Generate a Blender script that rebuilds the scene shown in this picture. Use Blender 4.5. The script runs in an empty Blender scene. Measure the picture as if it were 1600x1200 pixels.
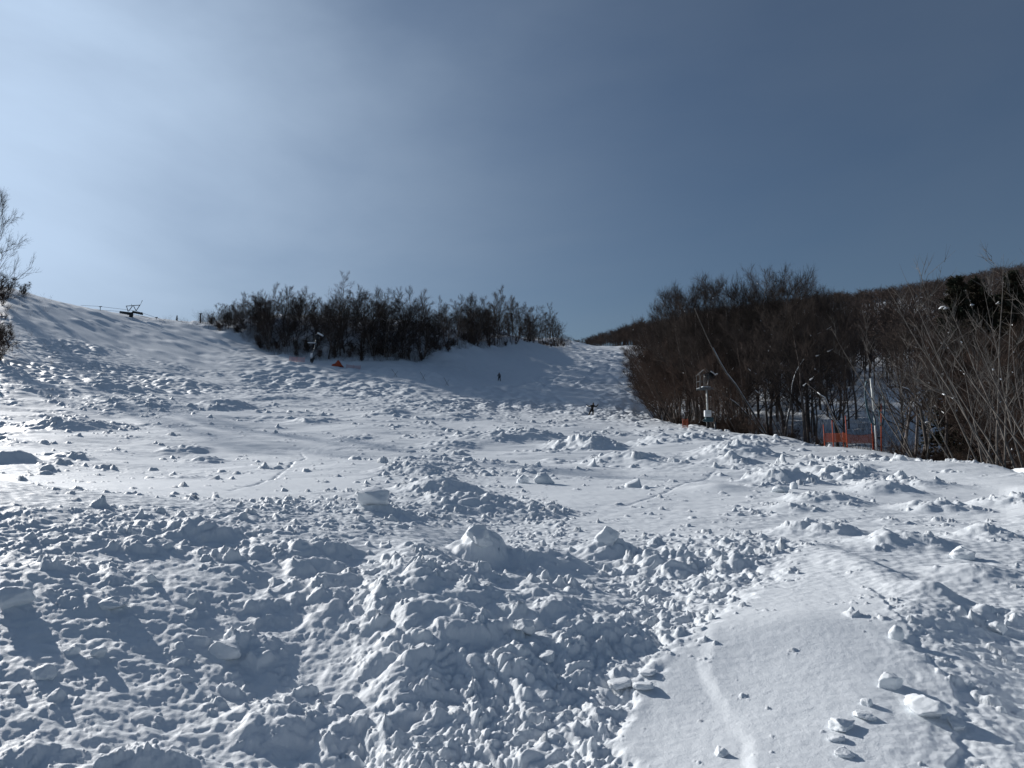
import bpy, math, random
import numpy as np
from mathutils import Vector, Matrix

RES = 1.0
rng = np.random.default_rng(7)
random.seed(7)
scene = bpy.context.scene
COL = scene.collection
R = math.radians

# ------------------------------------------------------------------ camera model (eye at the origin, ground 1.65 m below)
F = 1109.0
PITCH = R(5.15)
CP, SP = math.cos(PITCH), math.sin(PITCH)

def ray(px, py):
    u = (px - 800.0) / F
    v = (600.0 - py) / F
    return np.array([u, CP - v * SP, SP + v * CP])

def z_from_py(py, Y):
    v = (600.0 - py) / F
    return Y * (SP + v * CP) / (CP - v * SP)

def project(x, y, z):
    d = y * CP + z * SP
    return 800 + F * x / d, 600 - F * (-y * SP + z * CP) / d

# ------------------------------------------------------------------ noise helpers
_perm = np.random.default_rng(3).permutation(1024)
_perm = np.concatenate([_perm, _perm, _perm])
_ang = np.random.default_rng(4).random(1024) * 2 * math.pi
_gx, _gy = np.cos(_ang).astype(np.float32), np.sin(_ang).astype(np.float32)

def perlin(x, y, seed=0):
    x = np.asarray(x, dtype=np.float64) + seed * 37.17
    y = np.asarray(y, dtype=np.float64) + seed * 91.73
    xi = np.floor(x).astype(np.int64); yi = np.floor(y).astype(np.int64)
    fx = (x - xi).astype(np.float32); fy = (y - yi).astype(np.float32)
    xi &= 1023; yi &= 1023
    u = fx * fx * fx * (fx * (fx * 6 - 15) + 10); v = fy * fy * fy * (fy * (fy * 6 - 15) + 10)
    def g(a, b, dx, dy):
        h = _perm[_perm[a & 1023] + (b & 1023)]
        return _gx[h] * dx + _gy[h] * dy
    n00 = g(xi, yi, fx, fy); n10 = g(xi + 1, yi, fx - 1, fy)
    n01 = g(xi, yi + 1, fx, fy - 1); n11 = g(xi + 1, yi + 1, fx - 1, fy - 1)
    a = n00 + u * (n10 - n00); b = n01 + u * (n11 - n01)
    return (a + v * (b - a)) * 1.5

def sstep(a, b, x):
    t = np.clip((x - a) / (b - a), 0, 1)
    return t * t * (3 - 2 * t)

def poly_mask(px, py, poly, soft):
    """1 inside a polygon, 0 outside, with a soft edge of the given width"""
    poly = np.array(poly, float)
    inside = np.zeros(px.shape, bool)
    d2 = np.full(px.shape, 1e12)
    n = len(poly)
    for i in range(n):
        x0, y0 = poly[i]; x1, y1 = poly[(i + 1) % n]
        c = ((y0 > py) != (y1 > py)) & (px < (x1 - x0) * (py - y0) / ((y1 - y0) if y1 != y0 else 1e-9) + x0)
        inside ^= c
        ex, ey = x1 - x0, y1 - y0
        t = np.clip(((px - x0) * ex + (py - y0) * ey) / (ex * ex + ey * ey + 1e-9), 0, 1)
        d2 = np.minimum(d2, (px - x0 - t * ex) ** 2 + (py - y0 - t * ey) ** 2)
    s = np.sqrt(d2) * np.where(inside, 1, -1)
    return sstep(-soft, soft, s)

# ------------------------------------------------------------------ base terrain: profiles (forward distance, height as sight-line row)
NEAR = [(1.0, 2440), (2.0, 1620), (4, 1212), (6, 990), (10, 846), (20, 765), (30, 730)]
NEARL = [(1.0, 2480), (2.0, 1640), (4, 1215), (6, 962), (8, 838), (9.5, 797), (13, 779), (20, 755)]
def tl(d): return [(a, b - d * min(1, max(0, (14 - a) / 8))) for a, b in NEARL]
COLS = {
 -700: tl(120) + [(40, 690), (60, 622), (75, 570), (100, 510), (150, 430), (170, 420), (230, 450), (400, 560)],
 0:    tl(70) + [(40, 690), (60, 630), (74, 588), (100, 530), (150, 450), (165, 446), (190, 470), (250, 520), (400, 580)],
 60:   tl(60) + [(40, 692), (60, 636), (76, 594), (100, 548), (152, 468), (165, 464), (190, 480), (250, 520), (400, 580)],
 200:  tl(35) + [(40, 698), (60, 650), (80, 612), (100, 585), (130, 540), (165, 495), (178, 490), (195, 498), (240, 530), (400, 580)],
 310:  tl(15) + [(40, 702), (60, 655), (80, 625), (110, 590), (140, 545), (165, 507), (185, 504), (230, 512), (400, 570)],
 440:  tl(-5) + [(40, 706), (60, 660), (80, 635), (110, 605), (136, 563), (142, 563), (155, 545), (175, 496), (190, 490), (260, 510), (400, 560)],
 560:  tl(-22) + [(40, 707), (60, 662), (80, 640), (110, 610), (136, 578), (142, 574), (150, 548), (168, 505), (185, 496), (260, 515), (400, 560)],
 650:  [(1.0, 2440), (2.0, 1600), (4, 1200), (6, 972), (8, 858), (9.5, 820), (13, 789), (20, 759)] + [(40, 708), (60, 664), (80, 643), (110, 615), (140, 574), (150, 564), (160, 541), (180, 508), (200, 500), (260, 518), (400, 560)],
 780:  NEAR[:6] + [(40, 709), (60, 668), (97, 643), (130, 612), (150, 597), (190, 549), (200, 543), (225, 520), (240, 516), (320, 530), (500, 550)],
 880:  NEAR[:6] + [(40, 710), (60, 672), (97, 648), (150, 600), (220, 560), (280, 541), (290, 537), (310, 527), (350, 530), (500, 550)],
 930:  NEAR[:6] + [(40, 710), (60, 674), (97, 648.5), (150, 601), (220, 562), (290, 542), (320, 542), (400, 548), (600, 550)],
 985:  NEAR[:6] + [(40, 710), (60, 676), (97, 650), (150, 603), (220, 565), (300, 541), (320, 541), (400, 543), (600, 545)],
}
EPX = [1020, 1100, 1250, 1365, 1500, 1600, 2300]
def ip(px, v): return float(np.interp(px, EPX, v))
for px in list(range(1020, 1640, 20)) + [1800, 2300]:
    E = ip(px, [85, 68, 55, 45, 34, 25, 20])
    ep = ip(px, [655, 668, 692, 706, 722, 738, 800])
    gd = ip(px, [2, 5, 10, 34, 44, 55, 60])
    c = [(a, b) for a, b in NEAR if a < E * 0.7]
    near_py = float(np.interp(math.log(E * 0.72), np.log([a for a, b in NEAR] + [40, 60, 97]), [b for a, b in NEAR] + [710, 677, 652]))
    c.append((E * 0.72, near_py * 0.4 + (ep + 16) * 0.6))
    c += [(E, ep), (E * 1.12, ep + gd), (E * 1.35, ep + gd * 0.7 - 4)]
    c.append((max(100, E * 1.7), ip(px, [607, 605, 625, 615, 605, 590, 590])))
    c.append((190, ip(px, [575, 560, 548, 538, 520, 503, 500])))
    c.append((300, ip(px, [538, 520, 503, 489, 470, 452, 440])))
    c.append((420, ip(px, [530, 505, 487, 474, 455, 434, 425])))
    c.append((600, ip(px, [540, 515, 500, 490, 470, 445, 435])))
    COLS[px] = c

LY = np.linspace(0, math.log(700), 420)
UPX = np.arange(-700, 2301, 10)
_ks = sorted(COLS)
_tab = []
for k in _ks:
    p = COLS[k]
    ys = np.array([a for a, b in p]); zs = np.array([z_from_py(b, a) for a, b in p])
    sl = np.interp(LY, np.log(ys), zs / ys)
    _tab.append(sl)
_tab = np.array(_tab)
BASE = np.array([[0.0] * len(LY)] * len(UPX))
for j in range(len(LY)):
    BASE[:, j] = np.interp(UPX, _ks, _tab[:, j])
def blur(a, s, ax):
    n = int(s * 3) + 1
    k = np.exp(-0.5 * (np.arange(-n, n + 1) / s) ** 2); k /= k.sum()
    pad = [(0, 0), (0, 0)]; pad[ax] = (n, n)
    b = np.pad(a, pad, mode='edge')
    return np.apply_along_axis(lambda m: np.convolve(m, k, 'valid'), ax, b)
BASE = blur(blur(BASE, 1.6, 1), 1.3, 0)
BASE *= np.exp(LY)[None, :]

def base_z(x, y):
    y = np.maximum(np.asarray(y, float), 1.0)
    px = 800 + F * CP * np.asarray(x, float) / y      # close to the photograph's column
    fi = np.clip((px - UPX[0]) / 10.0, 0, len(UPX) - 1.001)
    fj = np.clip(np.log(y) / LY[-1] * (len(LY) - 1), 0, len(LY) - 1.001)
    i = fi.astype(int); j = fj.astype(int); a = fi - i; b = fj - j
    return (BASE[i, j] * (1 - a) * (1 - b) + BASE[i + 1, j] * a * (1 - b) + BASE[i, j + 1] * (1 - a) * b + BASE[i + 1, j + 1] * a * b)

def cast(px, py, fz=base_z, y0=2.0, y1=650.0):
    """first point of the ground along a sight line"""
    d = ray(px, py)
    Y = np.exp(np.linspace(math.log(y0), math.log(y1), 3000))
    x = d[0] / d[1] * Y; z = d[2] / d[1] * Y
    g = fz(x, Y)
    hit = np.nonzero(g >= z)[0]
    k = hit[0] if len(hit) else len(Y) - 1
    return float(x[k]), float(Y[k]), float(g[k])

def at(px, Y, fz=None):
    """ground point in the given column at a forward distance"""
    x = (px - 800) / F / CP * Y * 0.998
    return x, Y, float((fz or ground_z)(np.array([x]), np.array([Y]))[0])

# ------------------------------------------------------------------ grid
ur = 1.0 / RES
uu = np.concatenate([np.array([-9, -6, -4, -3, -2.4, -2, -1.8, -1.6, -1.45, -1.35]), np.linspace(-1.28, -.864, 105),
                     np.linspace(-0.86, 0.86, int(1240 * RES)),
                     np.linspace(.864, 1.28, 105), np.array([1.35, 1.45, 1.6, 1.8, 2, 2.4, 3, 4, 6, 9])])
ly = []
y = math.log(1.0)
while y < math.log(690):
    ly.append(y)
    Yv = math.exp(y)
    step = 0.03 if Yv < 2.6 else 0.0027 if Yv < 12 else 0.003 if Yv < 120 else 0.004 if Yv < 340 else 0.03
    y += step * (ur if Yv > 2.6 else 1)
ly = np.array(ly)
Yr = np.exp(ly)
U, Yg = np.meshgrid(uu, Yr)
Xg = U * Yg
Zb = base_z(Xg, Yg)
PX, PY = project(Xg, Yg, Zb)
rowstep = np.gradient(Yr)[:, None]
cell = np.maximum(rowstep, 0.0014 * ur * Yg)

D = np.zeros_like(Zb)
def octave(lam, amp, seed, kind='p', sx=1.0, sy=1.0, rot=0.0):
    c, s = math.cos(rot), math.sin(rot)
    a = (Xg * c + Yg * s) / (lam * sx); b = (-Xg * s + Yg * c) / (lam * sy)
    n = perlin(a, b, seed)
    if kind == 'b': n = np.abs(n) * 1.6 - 0.3
    if kind == 'r': n = 0.5 - np.abs(n) * 1.6
    w = sstep(1.5, 3.5, lam / cell)
    return n * (amp * w)

# regions, by the row and column they have in the photograph
wob = perlin(Xg / 0.5, Yg / 0.5, 5) * 22 * np.clip(6 / Yg, .1, 1.5) + perlin(Xg / 0.14, Yg / 0.14, 6) * 12 * np.clip(6 / Yg, .1, 1.5)
QX, QY = PX + wob, PY + wob * 0.6
m_debris = poly_mask(QX, QY, [(560, 1700), (990, 1700), (975, 1080), (1010, 1040), (1095, 985), (1160, 930), (1255, 856), (1180, 838), (1000, 845), (930, 872),
                              (985, 950), (900, 1000), (760, 1010), (640, 1060), (560, 1150)], 24)
m_spill = poly_mask(QX, QY, [(960, 1700), (975, 1080), (1010, 1040), (1095, 985), (1160, 930), (1255, 856), (1265, 862), (1190, 950), (1125, 1010), (1060, 1065), (1010, 1090), (1010, 1700)], 60)
m_drift = poly_mask(QX, QY, [(985, 1700), (980, 1078), (1090, 985), (1160, 945), (1280, 900), (1350, 940), (1420, 1010), (1480, 1090), (1540, 1700)], 10)
m_drift = m_drift * (.15 + .85 * sstep(880, 1000, PY)) * (1 - .55 * sstep(1330, 1480, QX))
m_sheet = poly_mask(QX, QY, [(-80, 705), (120, 690), (330, 655), (560, 655), (650, 700), (640, 725), (560, 762), (420, 782), (200, 790), (-80, 798)], 9)
m_pan = poly_mask(QX, QY, [(830, 745), (960, 716), (1080, 700), (1180, 745), (1160, 800), (1000, 838), (900, 812)], 9)
m_right = poly_mask(QX, QY, [(1280, 850), (1430, 830), (1560, 900), (1700, 1000), (1700, 1200), (1560, 1150), (1420, 960)], 16)
m_crumb = poly_mask(QX, QY, [(-80, 800), (400, 785), (560, 764), (640, 725), (700, 730), (860, 780), (930, 870), (700, 810), (430, 880), (150, 870), (-80, 880)], 10)
m_left = poly_mask(QX, QY, [(-80, 870), (430, 870), (520, 1000), (560, 1700), (-80, 1700)], 25)
far = sstep(70, 105, Yg)
mid = sstep(16, 28, Yg) * (1 - far)
near = 1 - sstep(14, 24, Yg)
smooth = np.clip(m_drift + m_sheet * 0.72 + m_pan * 0.6 + 0.6 * m_right, 0, 1)
rough = 1 - smooth
patch = sstep(-0.08, 0.42, perlin(Xg / 6.5, Yg / 4.0, 11) + 0.5 * perlin(Xg / 2.2, Yg / 1.6, 12))

# --- wide swells
D += octave(9, .10, 21) * near + octave(12, .28, 22, sy=.7) * mid + octave(5, .10, 23) * mid
D += octave(3.2, .05, 24) * (1 - m_drift * .7) * near
# --- explicit mounds:  column, row, half width px, height px, kind (0 drift, 1 crumbly, 2 block), depth ratio
MOUNDS = [
 (740, 1010, 235, 100, 1, 1.6), (850, 990, 110, 60, 1, 1.4), (640, 1010, 150, 70, 1, 1.3), (500, 960, 110, 40, 1, 1.0),
 (755, 885, 50, 66, 1, 1.1), (820, 890, 80, 44, 1, 1.2), (690, 905, 64, 34, 1, 1.2), (630, 960, 84, 50, 1, 1.1), (550, 940, 70, 34, 1, 1.1), (480, 905, 50, 26, 1, 1.0),
 (610, 1045, 95, 58, 1, .7), (740, 1010, 60, 40, 1, .8), (450, 1135, 110, 46, 1, .7), (560, 1168, 90, 38, 1, .7), (395, 1010, 60, 26, 1, .7), (700, 1200, 140, 30, 1, .7), (240, 1185, 90, 26, 1, .6), (60, 1180, 80, 22, 1, .6),
 (350, 915, 110, 26, 0, .9), (200, 860, 60, 14, 1, .7), (290, 836, 70, 18, 1, .5), (430, 880, 80, 22, 1, .7), (510, 870, 50, 24, 1, .7), (120, 905, 90, 15, 1, .7),
 (690, 772, 70, 34, 1, .9), (760, 800, 110, 30, 1, .7), (600, 800, 50, 18, 1, .8), (640, 745, 60, 16, 1, .8),
 (345, 640, 44, 24, 1, 1.4), (425, 626, 44, 14, 1, 1.2), (617, 651, 34, 13, 0, 1.2), (85, 672, 62, 24, 1, 1.4), (170, 638, 110, 15, 1, 1.2), (40, 612, 60, 12, 1, 1.2),
 (95, 722, 34, 14, 1, 1.2), (0, 728, 40, 30, 1, 1.0), (280, 702, 34, 12, 1, 1.3), (310, 718, 30, 11, 1, 1.3), (275, 746, 36, 9, 1, 1.3), (150, 605, 60, 10, 1, 1.3), (280, 600, 50, 10, 1, 1.3),
 (835, 688, 56, 18, 1, 1.3), (925, 702, 50, 22, 1, 1.2), (985, 726, 66, 24, 1, 1.1), (1160, 712, 64, 24, 1, 1.2), (1150, 728, 44, 16, 1, 1.1), (1235, 752, 60, 28, 1, 1.1),
 (760, 690, 60, 12, 1, 1.3), (700, 700, 40, 10, 1, 1.3), (550, 690, 40, 9, 1, 1.3), (480, 660, 40, 10, 1, 1.3), (720, 655, 40, 8, 1, 1.3),
 (1040, 690, 44, 14, 1, 1.2), (1090, 688, 40, 12, 1, 1.2), (1330, 745, 60, 16, 1, 1.2), (1395, 772, 56, 22, 1, 1.1), (1300, 790, 60, 20, 1, 1), (1450, 760, 60, 16, 1, 1.2),
 (1480, 800, 60, 18, 1, 1), (1550, 840, 46, 22, 1, 1), (1580, 790, 50, 15, 1, 1), (1290, 830, 70, 22, 1, .9), (1420, 850, 70, 26, 1, .9),
 (1555, 915, 90, 36, 0, .8), (1490, 965, 60, 30, 0, .8), (1590, 985, 60, 26, 1, .8), (1240, 800, 40, 15, 0, .9), (1130, 770, 50, 14, 0, 1), (950, 858, 40, 26, 1, .9),
 (1040, 880, 60, 22, 1, .9), (1150, 880, 50, 18, 1, .9), (890, 700, 40, 10, 1, 1.2), (1180, 690, 40, 10, 1, 1.2),
]
crumble = np.zeros_like(D); MH = np.zeros_like(D)
for (mx, my, hw, hh, kind, dr) in MOUNDS:
    x0, y0, _ = cast(mx, my)
    s = y0 / F
    w = hw * s
    dpt = max(w * dr, hh * s * 1.1)
    cy = y0 + dpt * 0.5
    h = float(z_from_py(my - hh, cy) - base_z(np.array([x0]), np.array([cy]))[0])
    h = max(h, hh * s * .35) * 1.05
    a = (Xg - x0) / w; b = (Yg - cy) / dpt
    sel = (np.abs(a) < 2.2) & (np.abs(b) < 2.2)
    if not sel.any(): continue
    a, b, xx, yy = a[sel], b[sel], Xg[sel], Yg[sel]
    k = 1.0 if kind else 0.25
    a = a + k * (0.20 * perlin(xx / w * 1.1, yy / w * 1.1, mx % 31) + 0.06 * perlin(xx / w * 3, yy / w * 3, mx % 29))
    b = b + k * (0.20 * perlin(xx / w * 1.1, yy / w * 1.1, my % 37) + 0.06 * perlin(xx / w * 3, yy / w * 3, my % 41))
    q = a * a + b * b
    prof = np.exp(-q * 1.5) if kind == 0 else np.clip(1.25 * np.exp(-q ** 1.5 * 1.3) - .06, 0, 1) if kind == 2 else np.clip(1.12 * np.exp(-q ** 1.25 * 1.25) - .06, 0, 1)
    hump = h * (.55 if my > 1040 else .8 if my > 780 else .6 if mx < 450 else .8) * prof * (1 + k * 0.12 * perlin(xx / w * 2.2, yy / w * 2.2, 55))
    old = MH[sel]
    MH[sel] = np.maximum(old, hump) + .25 * np.minimum(old, hump)
    if kind: crumble[sel] = np.maximum(crumble[sel], np.clip(prof * 1.3, 0, 1))

D += MH
# --- trench with the rubble, smooth drift beside it, wind crust step
D -= 0.05 * m_debris
def ridge(pts, H, wl, wr):
    """a wind drift: long rise on the left of its crest, short drop on the right"""
    P = np.array([cast(a, b)[:2] for a, b in pts])
    best = np.full(D.shape, 1e9); sgn = np.zeros(D.shape); tt = np.zeros(D.shape)
    for i in range(len(P) - 1):
        e = P[i + 1] - P[i]; L = e @ e
        t = np.clip(((Xg - P[i, 0]) * e[0] + (Yg - P[i, 1]) * e[1]) / L, 0, 1)
        dx = Xg - P[i, 0] - t * e[0]; dy = Yg - P[i, 1] - t * e[1]
        d = np.hypot(dx, dy); c = e[0] * dy - e[1] * dx
        m = d < best
        best[m] = d[m]; sgn[m] = np.sign(c[m]); tt[m] = (i + t[m]) / (len(P) - 1)
    best = best + .10 * perlin(Xg / .5, Yg / .5, 44) * (wr + .1)
    ww = np.where(sgn > 0, wr, wl)          # crest runs towards the camera: right of it has positive side
    return H * np.exp(-(best / ww) ** 2) * (.75 + .5 * np.sin(np.pi * np.clip(tt, 0.05, .95)) ** .5)
D += ridge([(1250, 858), (1330, 900), (1410, 980), (1470, 1070), (1520, 1200), (1570, 1700)], .11, 1.8, .5)
for trk, dep in (([(330, 772), (380, 762), (425, 747), (462, 726), (478, 712), (470, 703)], -.04), ([(120, 792), (260, 786), (400, 778), (520, 762)], -.035), ([(560, 752), (640, 735), (760, 716)], -.03), ([(900, 812), (1040, 770), (1120, 735)], -.03), ([(1380, 822), (1480, 838), (1600, 842)], -.03)):
    D += ridge(trk, dep, .07, .07) * mid ** .2 * (.4 + .9 * np.clip(perlin(Xg / .9, Yg / .9, 47) + .5, 0, 1))
D += ridge([(1330, 885), (1400, 925), (1480, 968)], .08, .5, .2)
D += 0.015 * m_drift
cut = poly_mask(PX + wob * .25, PY, [(1110, 985), (1100, 1050), (1128, 1125), (1165, 1180), (1260, 1700), (1700, 1700), (1500, 960), (1300, 880), (1170, 940)], 13)
D += 0.022 * cut * sstep(.2, .6, m_drift) * (.8 + .7 * perlin(Xg / .8, Yg / .8, 46))
# --- rubble texture
rub = np.clip(m_debris * 1.0 + 0.28 * crumble * near + 0.45 * m_crumb, 0, 1.2)
wx = perlin(Xg / .4, Yg / .4, 61) * .10; wy = perlin(Xg / .4, Yg / .4, 62) * .10
def oct2(lam, amp, seed):
    n = np.abs(perlin((Xg + wx) / lam, (Yg + wy) / lam, seed)) * 1.7 - .35
    return n * amp * sstep(1.5, 3.5, lam / cell)
D += rub * (oct2(.5, .036, 63) + oct2(.22, .034, 64) + oct2(.10, .024, 65) + oct2(.05, .012, 66))
D += near * crumble * (octave(.62, .055, 171, 'b') + octave(.30, .035, 172, 'b') + octave(.15, .014, 173))
lr = np.clip(rough * near * (0.35 + 0.65 * patch) + .3 * m_left, 0, 1)
D += lr * (octave(.8, .035, 71, sy=.7) + octave(.3, .014, 72, sy=.7) + octave(.12, .010, 73))
D += near * (1 - m_drift * .85) * (octave(.20, .010, 174, sx=1.4) + octave(.09, .010, 74, sx=1.3) + octave(.05, .007, 75) + octave(.03, .003, 175))
D += near * m_drift * (octave(.9, .012, 76) + octave(.12, .0015, 77) + octave(.05, .0009, 78))
# --- middle ground crud
mr = mid * rough * patch
D += mr * (octave(2.6, .09, 81, 'b', sy=.8) + octave(1.1, .085, 82, 'b') + octave(.5, .055, 83, 'b') + octave(.25, .03, 84, 'b'))
D += mid * crumble * (octave(1.1, .10, 85, 'b') + octave(.5, .06, 86, 'b') + octave(.25, .035, 87, 'b'))
D += mid * (octave(4.5, .12, 188, sx=2.2) + octave(1.6, .055, 88, sx=2.2) + octave(.6, .022, 89, sx=2) + octave(.28, .008, 189))
# --- upper piste: skied-out bumps; the side hill on the left is combed down its fall line
lefthill = sstep(470, 300, PX) * sstep(62, 85, Yg)
piste = far * (1 - lefthill)
wooded = sstep(0, 6, PX - np.interp(Yg, [20, 25, 34, 45, 55, 68, 85, 110, 150, 220, 300], [1700, 1600, 1500, 1365, 1250, 1100, 1022, 1010, 1003, 993, 987]))
bank = poly_mask(PX, PY, [(300, 505), (440, 562), (560, 577), (650, 566), (780, 547), (890, 541), (890, 400), (300, 400)], 5) * sstep(125, 140, Yg)
pk = piste * (1 - wooded) * (1 - .7 * bank)
bumpy = 0.6 + 0.6 * perlin(Xg / 14, Yg / 26, 90) + 0.4 * sstep(850, 1000, PX)
D += pk * bumpy * (octave(7, .36, 91, sy=1.6) + octave(3.4, .40, 92, 'b', sy=1.3) + octave(1.6, .42, 93, sy=1.2) + octave(.8, .36, 94, 'b') + octave(.45, .2, 194))
hp_ = .45 + .9 * sstep(-.35, .45, perlin(Xg / 11, Yg / 16, 191) + .5 * perlin(Xg / 4, Yg / 6, 192))
D += lefthill * hp_ * (octave(14, .34, 95, sx=2.0, rot=-.6) + octave(5, .14, 96, sx=3.5, sy=.8, rot=-.35) + octave(2.0, .24, 97, sx=4, rot=-.75) + octave(.9, .26, 98, 'b', sx=2.2, rot=-.4) + octave(.5, .16, 198, sx=1.5))
for trk, dep in (([(150, 490), (260, 520), (360, 548), (450, 574)], .16), ([(110, 478), (230, 520), (330, 560), (430, 596)], -.16), ([(215, 500), (300, 522), (400, 556)], -.14), ([(70, 470), (150, 510), (240, 560)], .15),
                 ([(260, 506), (340, 532), (440, 566), (520, 588)], .14), ([(40, 480), (110, 520), (160, 560)], -.15), ([(840, 556), (880, 580), (850, 606), (890, 632)], -.16), ([(900, 552), (930, 575), (905, 600), (950, 630)], .16),
                 ([(960, 548), (950, 580), (985, 610), (975, 640)], -.16), ([(760, 570), (830, 590), (870, 620)], .14), ([(620, 590), (720, 600), (800, 622)], -.12)):
    D += ridge(trk, dep, .5, .4) * far * (.3 + 1.2 * np.clip(perlin(Xg / 5, Yg / 7, 147) + .4, 0, 1))
D += wooded * (octave(6, .35, 99) + octave(2, .18, 100)) + bank * (octave(8, .6, 101) + octave(3, .3, 102))

# --- individual lumps frozen into the surface
NL = int(30000)
lu = rng.uniform(-.84, .84, NL); lly = rng.uniform(math.log(3.2), math.log(85), NL)
i0 = np.searchsorted(uu, lu); j0 = np.clip(np.searchsorted(ly, lly), 0, len(ly) - 1)
Ls = rng.pareto(2.1, NL) * .0022 + .0018
LM = np.zeros_like(D)
queue = [(float(lu[n]), float(lly[n]), None) for n in range(NL)]
n = -1
while n + 1 < len(queue):
    n += 1
    q_u, q_l, q_s = queue[n]
    i = int(np.searchsorted(uu, q_u)); j = min(int(np.searchsorted(ly, q_l)), len(ly) - 1)
    Y0 = Yr[j]
    r_d = rub[j, i]; sm = smooth[j, i]
    p = 0.5 * patch[j, i] ** 2 * (1 - sm) + .75 * r_d + (.5 if Y0 > 16 else .22) * crumble[j, i] + .4 * m_spill[j, i] + .06 + .2 * m_left[j, i]
    if sm > .5 and not r_d > .3: p *= .5
    p *= 1 - .85 * lefthill[j, i]
    if Y0 > 20 and sm > .4: p = max(p, .2); Ls[n % NL] *= .7
    if q_s is None and rng.random() > p: continue
    s = q_s or min(Ls[n], .03) * Y0
    if q_s is None: s = float(np.clip(s, .012, .30 if Y0 > 20 else .085))
    if r_d > .3: s = min(s, .055 if Y0 < 9 else .09)
    if q_s is None and s > .0035 * Y0 and r_d < .6:
        for _ in range(int(rng.integers(2, 8))):
            aa = rng.random() * 6.28; rr = s * rng.uniform(.9, 3.5); yn = Y0 + rr * math.sin(aa)
            if yn > 3: queue.append(((q_u * Y0 + rr * math.cos(aa)) / yn, math.log(yn), max(s * rng.uniform(.2, .55), .0016 * Y0)))
    x0 = uu[i] * Y0
    dj = int(1.6 * s / (Y0 * .0029 * ur)) + 2; di = int(1.6 * s / (Y0 * .00139 * ur)) + 2
    ja, jb, ia, ib = max(0, j - dj), min(len(ly), j + dj + 1), max(0, i - di), min(len(uu), i + di + 1)
    dx = Xg[ja:jb, ia:ib] - x0; dy = Yg[ja:jb, ia:ib] - Y0
    th = rng.random() * math.pi; c, sn = math.cos(th), math.sin(th)
    asp = rng.uniform(.6, 1.0)
    a = (dx * c + dy * sn) / s; b = (-dx * sn + dy * c) / (s * asp)
    ang = np.arctan2(b, a)
    wv = 1 + .16 * np.sin(ang * 2 + rng.random() * 6) + .12 * np.sin(ang * 3 + rng.random() * 6) + .08 * np.sin(ang * 5 + rng.random() * 6)
    ex = rng.uniform(1.8, 3.2)
    d = (np.abs(a) ** ex + np.abs(b) ** ex) ** (1 / ex) / wv
    hgt = s * rng.uniform(.3, .8)
    pr = np.clip(1.2 * (1 - np.minimum(d, 2) ** rng.uniform(1.6, 3.0)), 0, 1) ** rng.uniform(.5, .9)
    if n % 5 < 2:
        eb = np.maximum(np.abs(a), np.abs(b) * rng.uniform(.8, 1.3)); pr = np.clip((1 - eb) * rng.uniform(2.2, 5), 0, 1)
    tilt = 1 + (.9 if n % 5 < 2 else .5) * (a * math.cos(th * 3) + b * math.sin(th * 3)) * rng.random()
    hp = hgt * pr * (1 if r_d > .2 or n % 3 else .6) * np.clip(tilt, .2, 1.8)
    D[ja:jb, ia:ib] += hp
    LM[ja:jb, ia:ib] += hp

LM = np.minimum(LM, .16)
D += LM * (perlin(Xg / .11, Yg / .11, 141) * .55 * sstep(1.5, 3.5, .11 / cell) + perlin(Xg / .05, Yg / .05, 142) * .3 * sstep(1.5, 3.5, .05 / cell) + perlin(Xg / .3, Yg / .3, 143) * .4 * sstep(1.5, 3.5, .3 / cell))
D *= sstep(1.6, 3.0, Yg)
D *= 1 - .85 * sstep(1.1, 1.4, np.abs(U))
Zg = Zb + D

def ground_z(x, y):
    x = np.asarray(x, float); y = np.maximum(np.asarray(y, float), 1.01)
    u = np.clip(x / y, uu[0] + 1e-6, uu[-1] - 1e-6); l = np.clip(np.log(y), 1e-6, ly[-1] - 1e-6)
    i = np.clip(np.searchsorted(uu, u) - 1, 0, len(uu) - 2); j = np.clip(np.searchsorted(ly, l) - 1, 0, len(ly) - 2)
    a = (u - uu[i]) / (uu[i + 1] - uu[i]); b = (l - ly[j]) / (ly[j + 1] - ly[j])
    return Zg[j, i] * (1 - a) * (1 - b) + Zg[j, i + 1] * a * (1 - b) + Zg[j + 1, i] * (1 - a) * b + Zg[j + 1, i + 1] * a * b
def gz(x, y): return float(ground_z(np.array([x]), np.array([y]))[0])

# ------------------------------------------------------------------ mesh building
def np_mesh(name, V, Fq, smooth=True):
    """V (n,3), Fq (m,k) faces of k corners"""
    me = bpy.data.meshes.new(name)
    n, m, k = len(V), len(Fq), Fq.shape[1]
    me.vertices.add(n); me.vertices.foreach_set('co', np.ascontiguousarray(V, dtype=np.float32).ravel())
    me.loops.add(m * k); me.loops.foreach_set('vertex_index', np.ascontiguousarray(Fq, dtype=np.int32).ravel())
    me.polygons.add(m); me.polygons.foreach_set('loop_start', np.arange(0, m * k, k, dtype=np.int32))
    me.polygons.foreach_set('use_smooth', np.full(m, smooth))
    me.update(calc_edges=True)
    return me

def link(name, me, mat=None, parent=None, loc=None):
    o = bpy.data.objects.new(name, me)
    COL.objects.link(o)
    if mat is not None and me is not None and not me.materials: me.materials.append(mat)
    if parent is not None: o.parent = parent
    if loc is not None: o.location = loc
    return o

def empty(name, loc=(0, 0, 0), rz=0.0):
    o = bpy.data.objects.new(name, None); COL.objects.link(o)
    o.location = loc; o.rotation_euler = (0, 0, rz); o.empty_display_size = .3
    return o

def tag(o, label=None, cat=None, group=None, kind=None):
    if label: o['label'] = label
    if cat: o['category'] = cat
    if group: o['group'] = group
    if kind: o['kind'] = kind
    return o

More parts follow.
